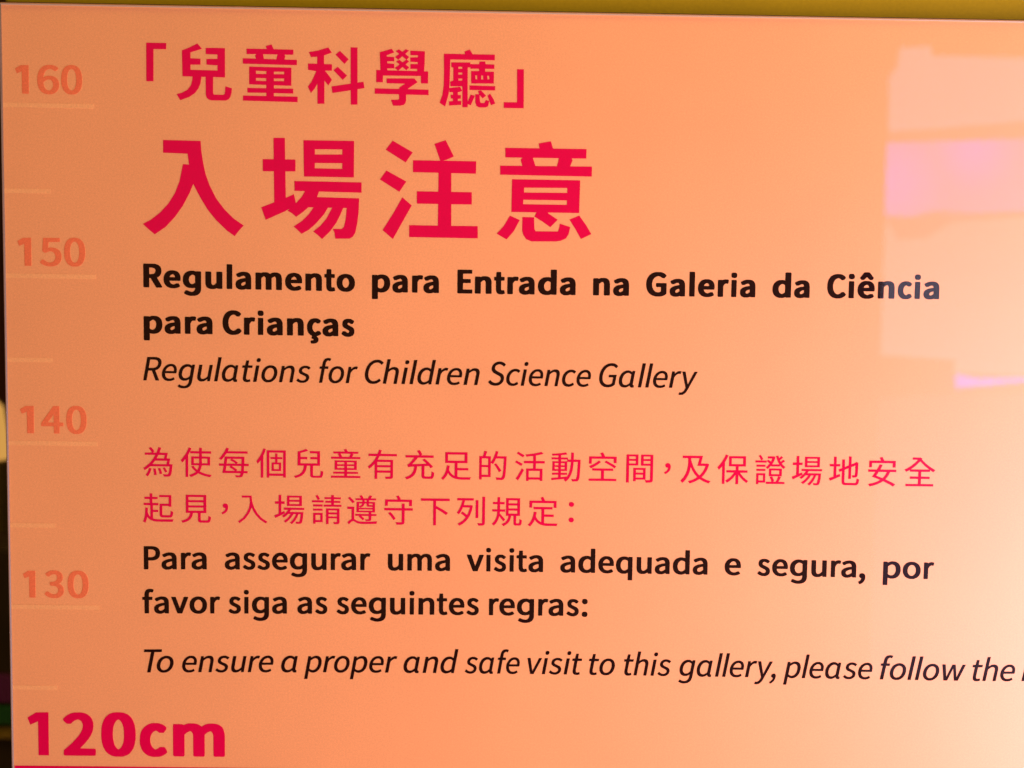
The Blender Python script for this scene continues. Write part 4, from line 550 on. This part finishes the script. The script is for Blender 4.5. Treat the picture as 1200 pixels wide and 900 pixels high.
printed('title_lettering', title_polys('「兒童科學廳」'), M_crimson, 'bold crimson bracketed Chinese line at the top')
printed('heading_lettering', title_polys('入場注意'), M_crimson, 'largest bold crimson Chinese heading')
printed('heading_lettering', words_polys('upper bold'), M_black, 'bold black Portuguese heading, first line')
printed('heading_lettering', words_polys('upper bold 2'), M_black, 'bold black Portuguese heading, second line')
printed('heading_lettering', words_polys('upper italic'), M_black, 'black italic English heading')
printed('text_lettering', hanzi_polys(HANZI_LINES[0]), M_crimson, 'thin crimson Chinese sentence, first line')
printed('text_lettering', hanzi_polys(HANZI_LINES[1]), M_crimson, 'thin crimson Chinese sentence, second line')
printed('text_lettering', words_polys('lower bold'), M_black, 'semibold black Portuguese sentence, first line')
printed('text_lettering', words_polys('lower bold 2'), M_black, 'semibold black Portuguese sentence, second line')
printed('text_lettering', words_polys('lower italic'), M_black, 'black italic English sentence')
printed('height_number', number_polys(*NUMBERS[4]), M_crimson, 'big bold crimson 120cm')
printed('colour_band', [[(.0021, 1.1915), (W_ - .002, 1.1915), (W_ - .002, 1.2010), (.0021, 1.2010)]], M_crimson, 'crimson line under the 120cm mark')

# ------------------------------------------------------------------ seen past the left edge of the sign
M_olive = mottle(principled('olive_paint', (.34, .23, .06), .5), (.34, .23, .06), .15, 12.0)
M_dark = mottle(principled('dark_cabinet', (.10, .05, .025), .5), (.10, .05, .025), .2, 8.0)
M_rail = principled('yellow_rail', (.62, .33, .06), .35)
M_lamp = glow('warm_lamp', (1.0, .50, .11), .65)

post = empty('post_lamp', (-.80, 1.2, 0), 'olive post with a glowing yellow top behind the left edge of the sign', 'lamp')
link('post', bm_mesh(box_bm(-.90, -.742, 1.16, 1.24, 0.0, 1.206, .006)), M_olive, post)
link('lamp_cover', bm_mesh(lathe_bm([(.0475, 0), (.048, .01), (.046, .06), (.040, .11), (.020, .135)], -.80, 1.2, 1.206), True), M_lamp, post)

cab = empty('exhibit_cabinet', (-.80, 1.0, 0), 'dark exhibit cabinet with purple and green buttons and a yellow rail', 'cabinet')
link('body', bm_mesh(box_bm(-1.05, -.57, .96, 1.10, 0, 1.08, .008)), M_dark, cab)
link('button', bm_mesh(box_bm(-.70, -.588, .950, .9602, .798, .850, .003)), principled('purple_button', (.34, .05, .30), .3), cab)
link('button', bm_mesh(box_bm(-.70, -.588, .950, .9602, .757, .791, .003)), principled('green_button', (.05, .22, .08), .3), cab)
link('rail', bm_mesh(box_bm(-1.05, -.57, .930, .9602, .740, .750, .004)), M_rail, cab)

# ------------------------------------------------------------------ the lit display across the hall, mirrored in the acrylic

def prism(pts, y0, y1):
    bm = bmesh.new()
    a = [bm.verts.new((x, y0, z)) for x, z in pts]
    b = [bm.verts.new((x, y1, z)) for x, z in pts]
    bm.faces.new(a)
    bm.faces.new(b[::-1])
    n = len(pts)
    for i in range(n):
        bm.faces.new((a[(i + 1) % n], a[i], b[i], b[(i + 1) % n]))
    bmesh.ops.recalc_face_normals(bm, faces=bm.faces[:])
    return bm


def screen(name, col, hot, spots):
    """a dim pink screen with two brighter violet patches"""
    m = glow(name, col, 1.0)
    N, L = m.node_tree.nodes, m.node_tree.links
    ge = N.new('ShaderNodeNewGeometry')
    last = None
    for x, y, z, r in spots:
        d = N.new('ShaderNodeVectorMath')
        d.operation = 'DISTANCE'
        d.inputs[1].default_value = (x, y, z)
        L.new(ge.outputs['Position'], d.inputs[0])
        mr = N.new('ShaderNodeMapRange')
        mr.interpolation_type = 'SMOOTHSTEP'
        mr.inputs['From Min'].default_value, mr.inputs['From Max'].default_value = 0, r
        mr.inputs['To Min'].default_value, mr.inputs['To Max'].default_value = 1, 0
        L.new(d.outputs['Value'], mr.inputs['Value'])
        if last:
            mx = N.new('ShaderNodeMath')
            mx.operation = 'MAXIMUM'
            L.new(last, mx.inputs[0])
            L.new(mr.outputs['Result'], mx.inputs[1])
            last = mx.outputs[0]
        else:
            last = mr.outputs['Result']
    mix = N.new('ShaderNodeMix')
    mix.data_type = 'RGBA'
    mix.inputs[6].default_value, mix.inputs[7].default_value = (*col, 1), (*hot, 1)
    L.new(last, mix.inputs[0])
    L.new(mix.outputs[2], N['Principled BSDF'].inputs['Emission Color'])
    return m


M_body = principled('dark_display_body', (.03, .022, .02), .6)
M_head = glow('lit_header', (1.0, 1.12, 2.1), 1.0)
M_scr = screen('pink_screen', (1.5, .62, 3.1), (2.1, .45, 5.2), [(1.94, -3.0, 2.20, .32), (2.30, -3.0, 2.34, .24)])
M_low = glow('lit_panel', (1.0, 1.02, 1.5), 1.0)
M_veil = glow('painted_panel_glow', (.12, .14, .28), 1.0)  # painted glow, stands in for a pale surface lit by the hall
M_mag = glow('magenta_strip', (2.0, .15, 8.0), 1.0)
disp = empty('lit_display', (2.9, -3.1, 0), 'tall lit display across the hall, mirrored in the right side of the orange sign', 'display')
link('body', bm_mesh(box_bm(1.93, 3.6, -3.3, -3.01, 0, 2.70, .01)), M_body, disp)
link('header_panel', bm_mesh(prism([(1.972, 2.755), (2.10, 2.764), (2.102, 2.725), (2.507, 2.721), (3.6, 2.70), (3.6, 2.56), (2.519, 2.457), (2.151, 2.422), (1.937, 2.404), (1.932, 2.636), (1.964, 2.683)], -3.012, -2.99)), M_head, disp)
link('gap_glow', bm_mesh(prism([(1.936, 1.93), (3.6, 1.93), (3.6, 2.66), (1.936, 2.42)], -3.012, -3.004)), glow('gap_glow_fill', (.26, .24, .60), 1.0), disp)  # added glowing backing, lifts the dark gaps in the mirrored display
link('screen', bm_mesh(prism([(1.932, 2.354), (2.522, 2.381), (3.6, 2.45), (3.6, 2.12), (2.55, 2.075), (2.3, 2.06), (2.16, 2.07), (2.05, 2.044), (1.936, 2.044)], -3.012, -2.995)), M_scr, disp)
link('lit_panel', bm_mesh(prism([(1.936, 2.02), (1.99, 1.94), (2.12, 1.95), (2.22, 2.02), (2.55, 2.05), (3.6, 2.09), (3.6, 1.33), (2.265, 1.366), (2.267, 1.424), (1.94, 1.441)], -3.012, -2.992)), M_low, disp)
link('veil_panel', bm_mesh(prism([(1.94, 1.25), (2.20, 1.27), (3.6, 1.29), (3.6, .02), (1.94, .02)], -3.012, -2.994)), M_veil, disp)  # glows only to give the pale veil low in the reflection
link('light_strip', bm_mesh(prism([(2.265, 1.362), (2.36, 1.345), (2.60, 1.350), (2.60, 1.338), (2.36, 1.312), (2.265, 1.302)], -2.995, -2.985)), M_mag, disp)
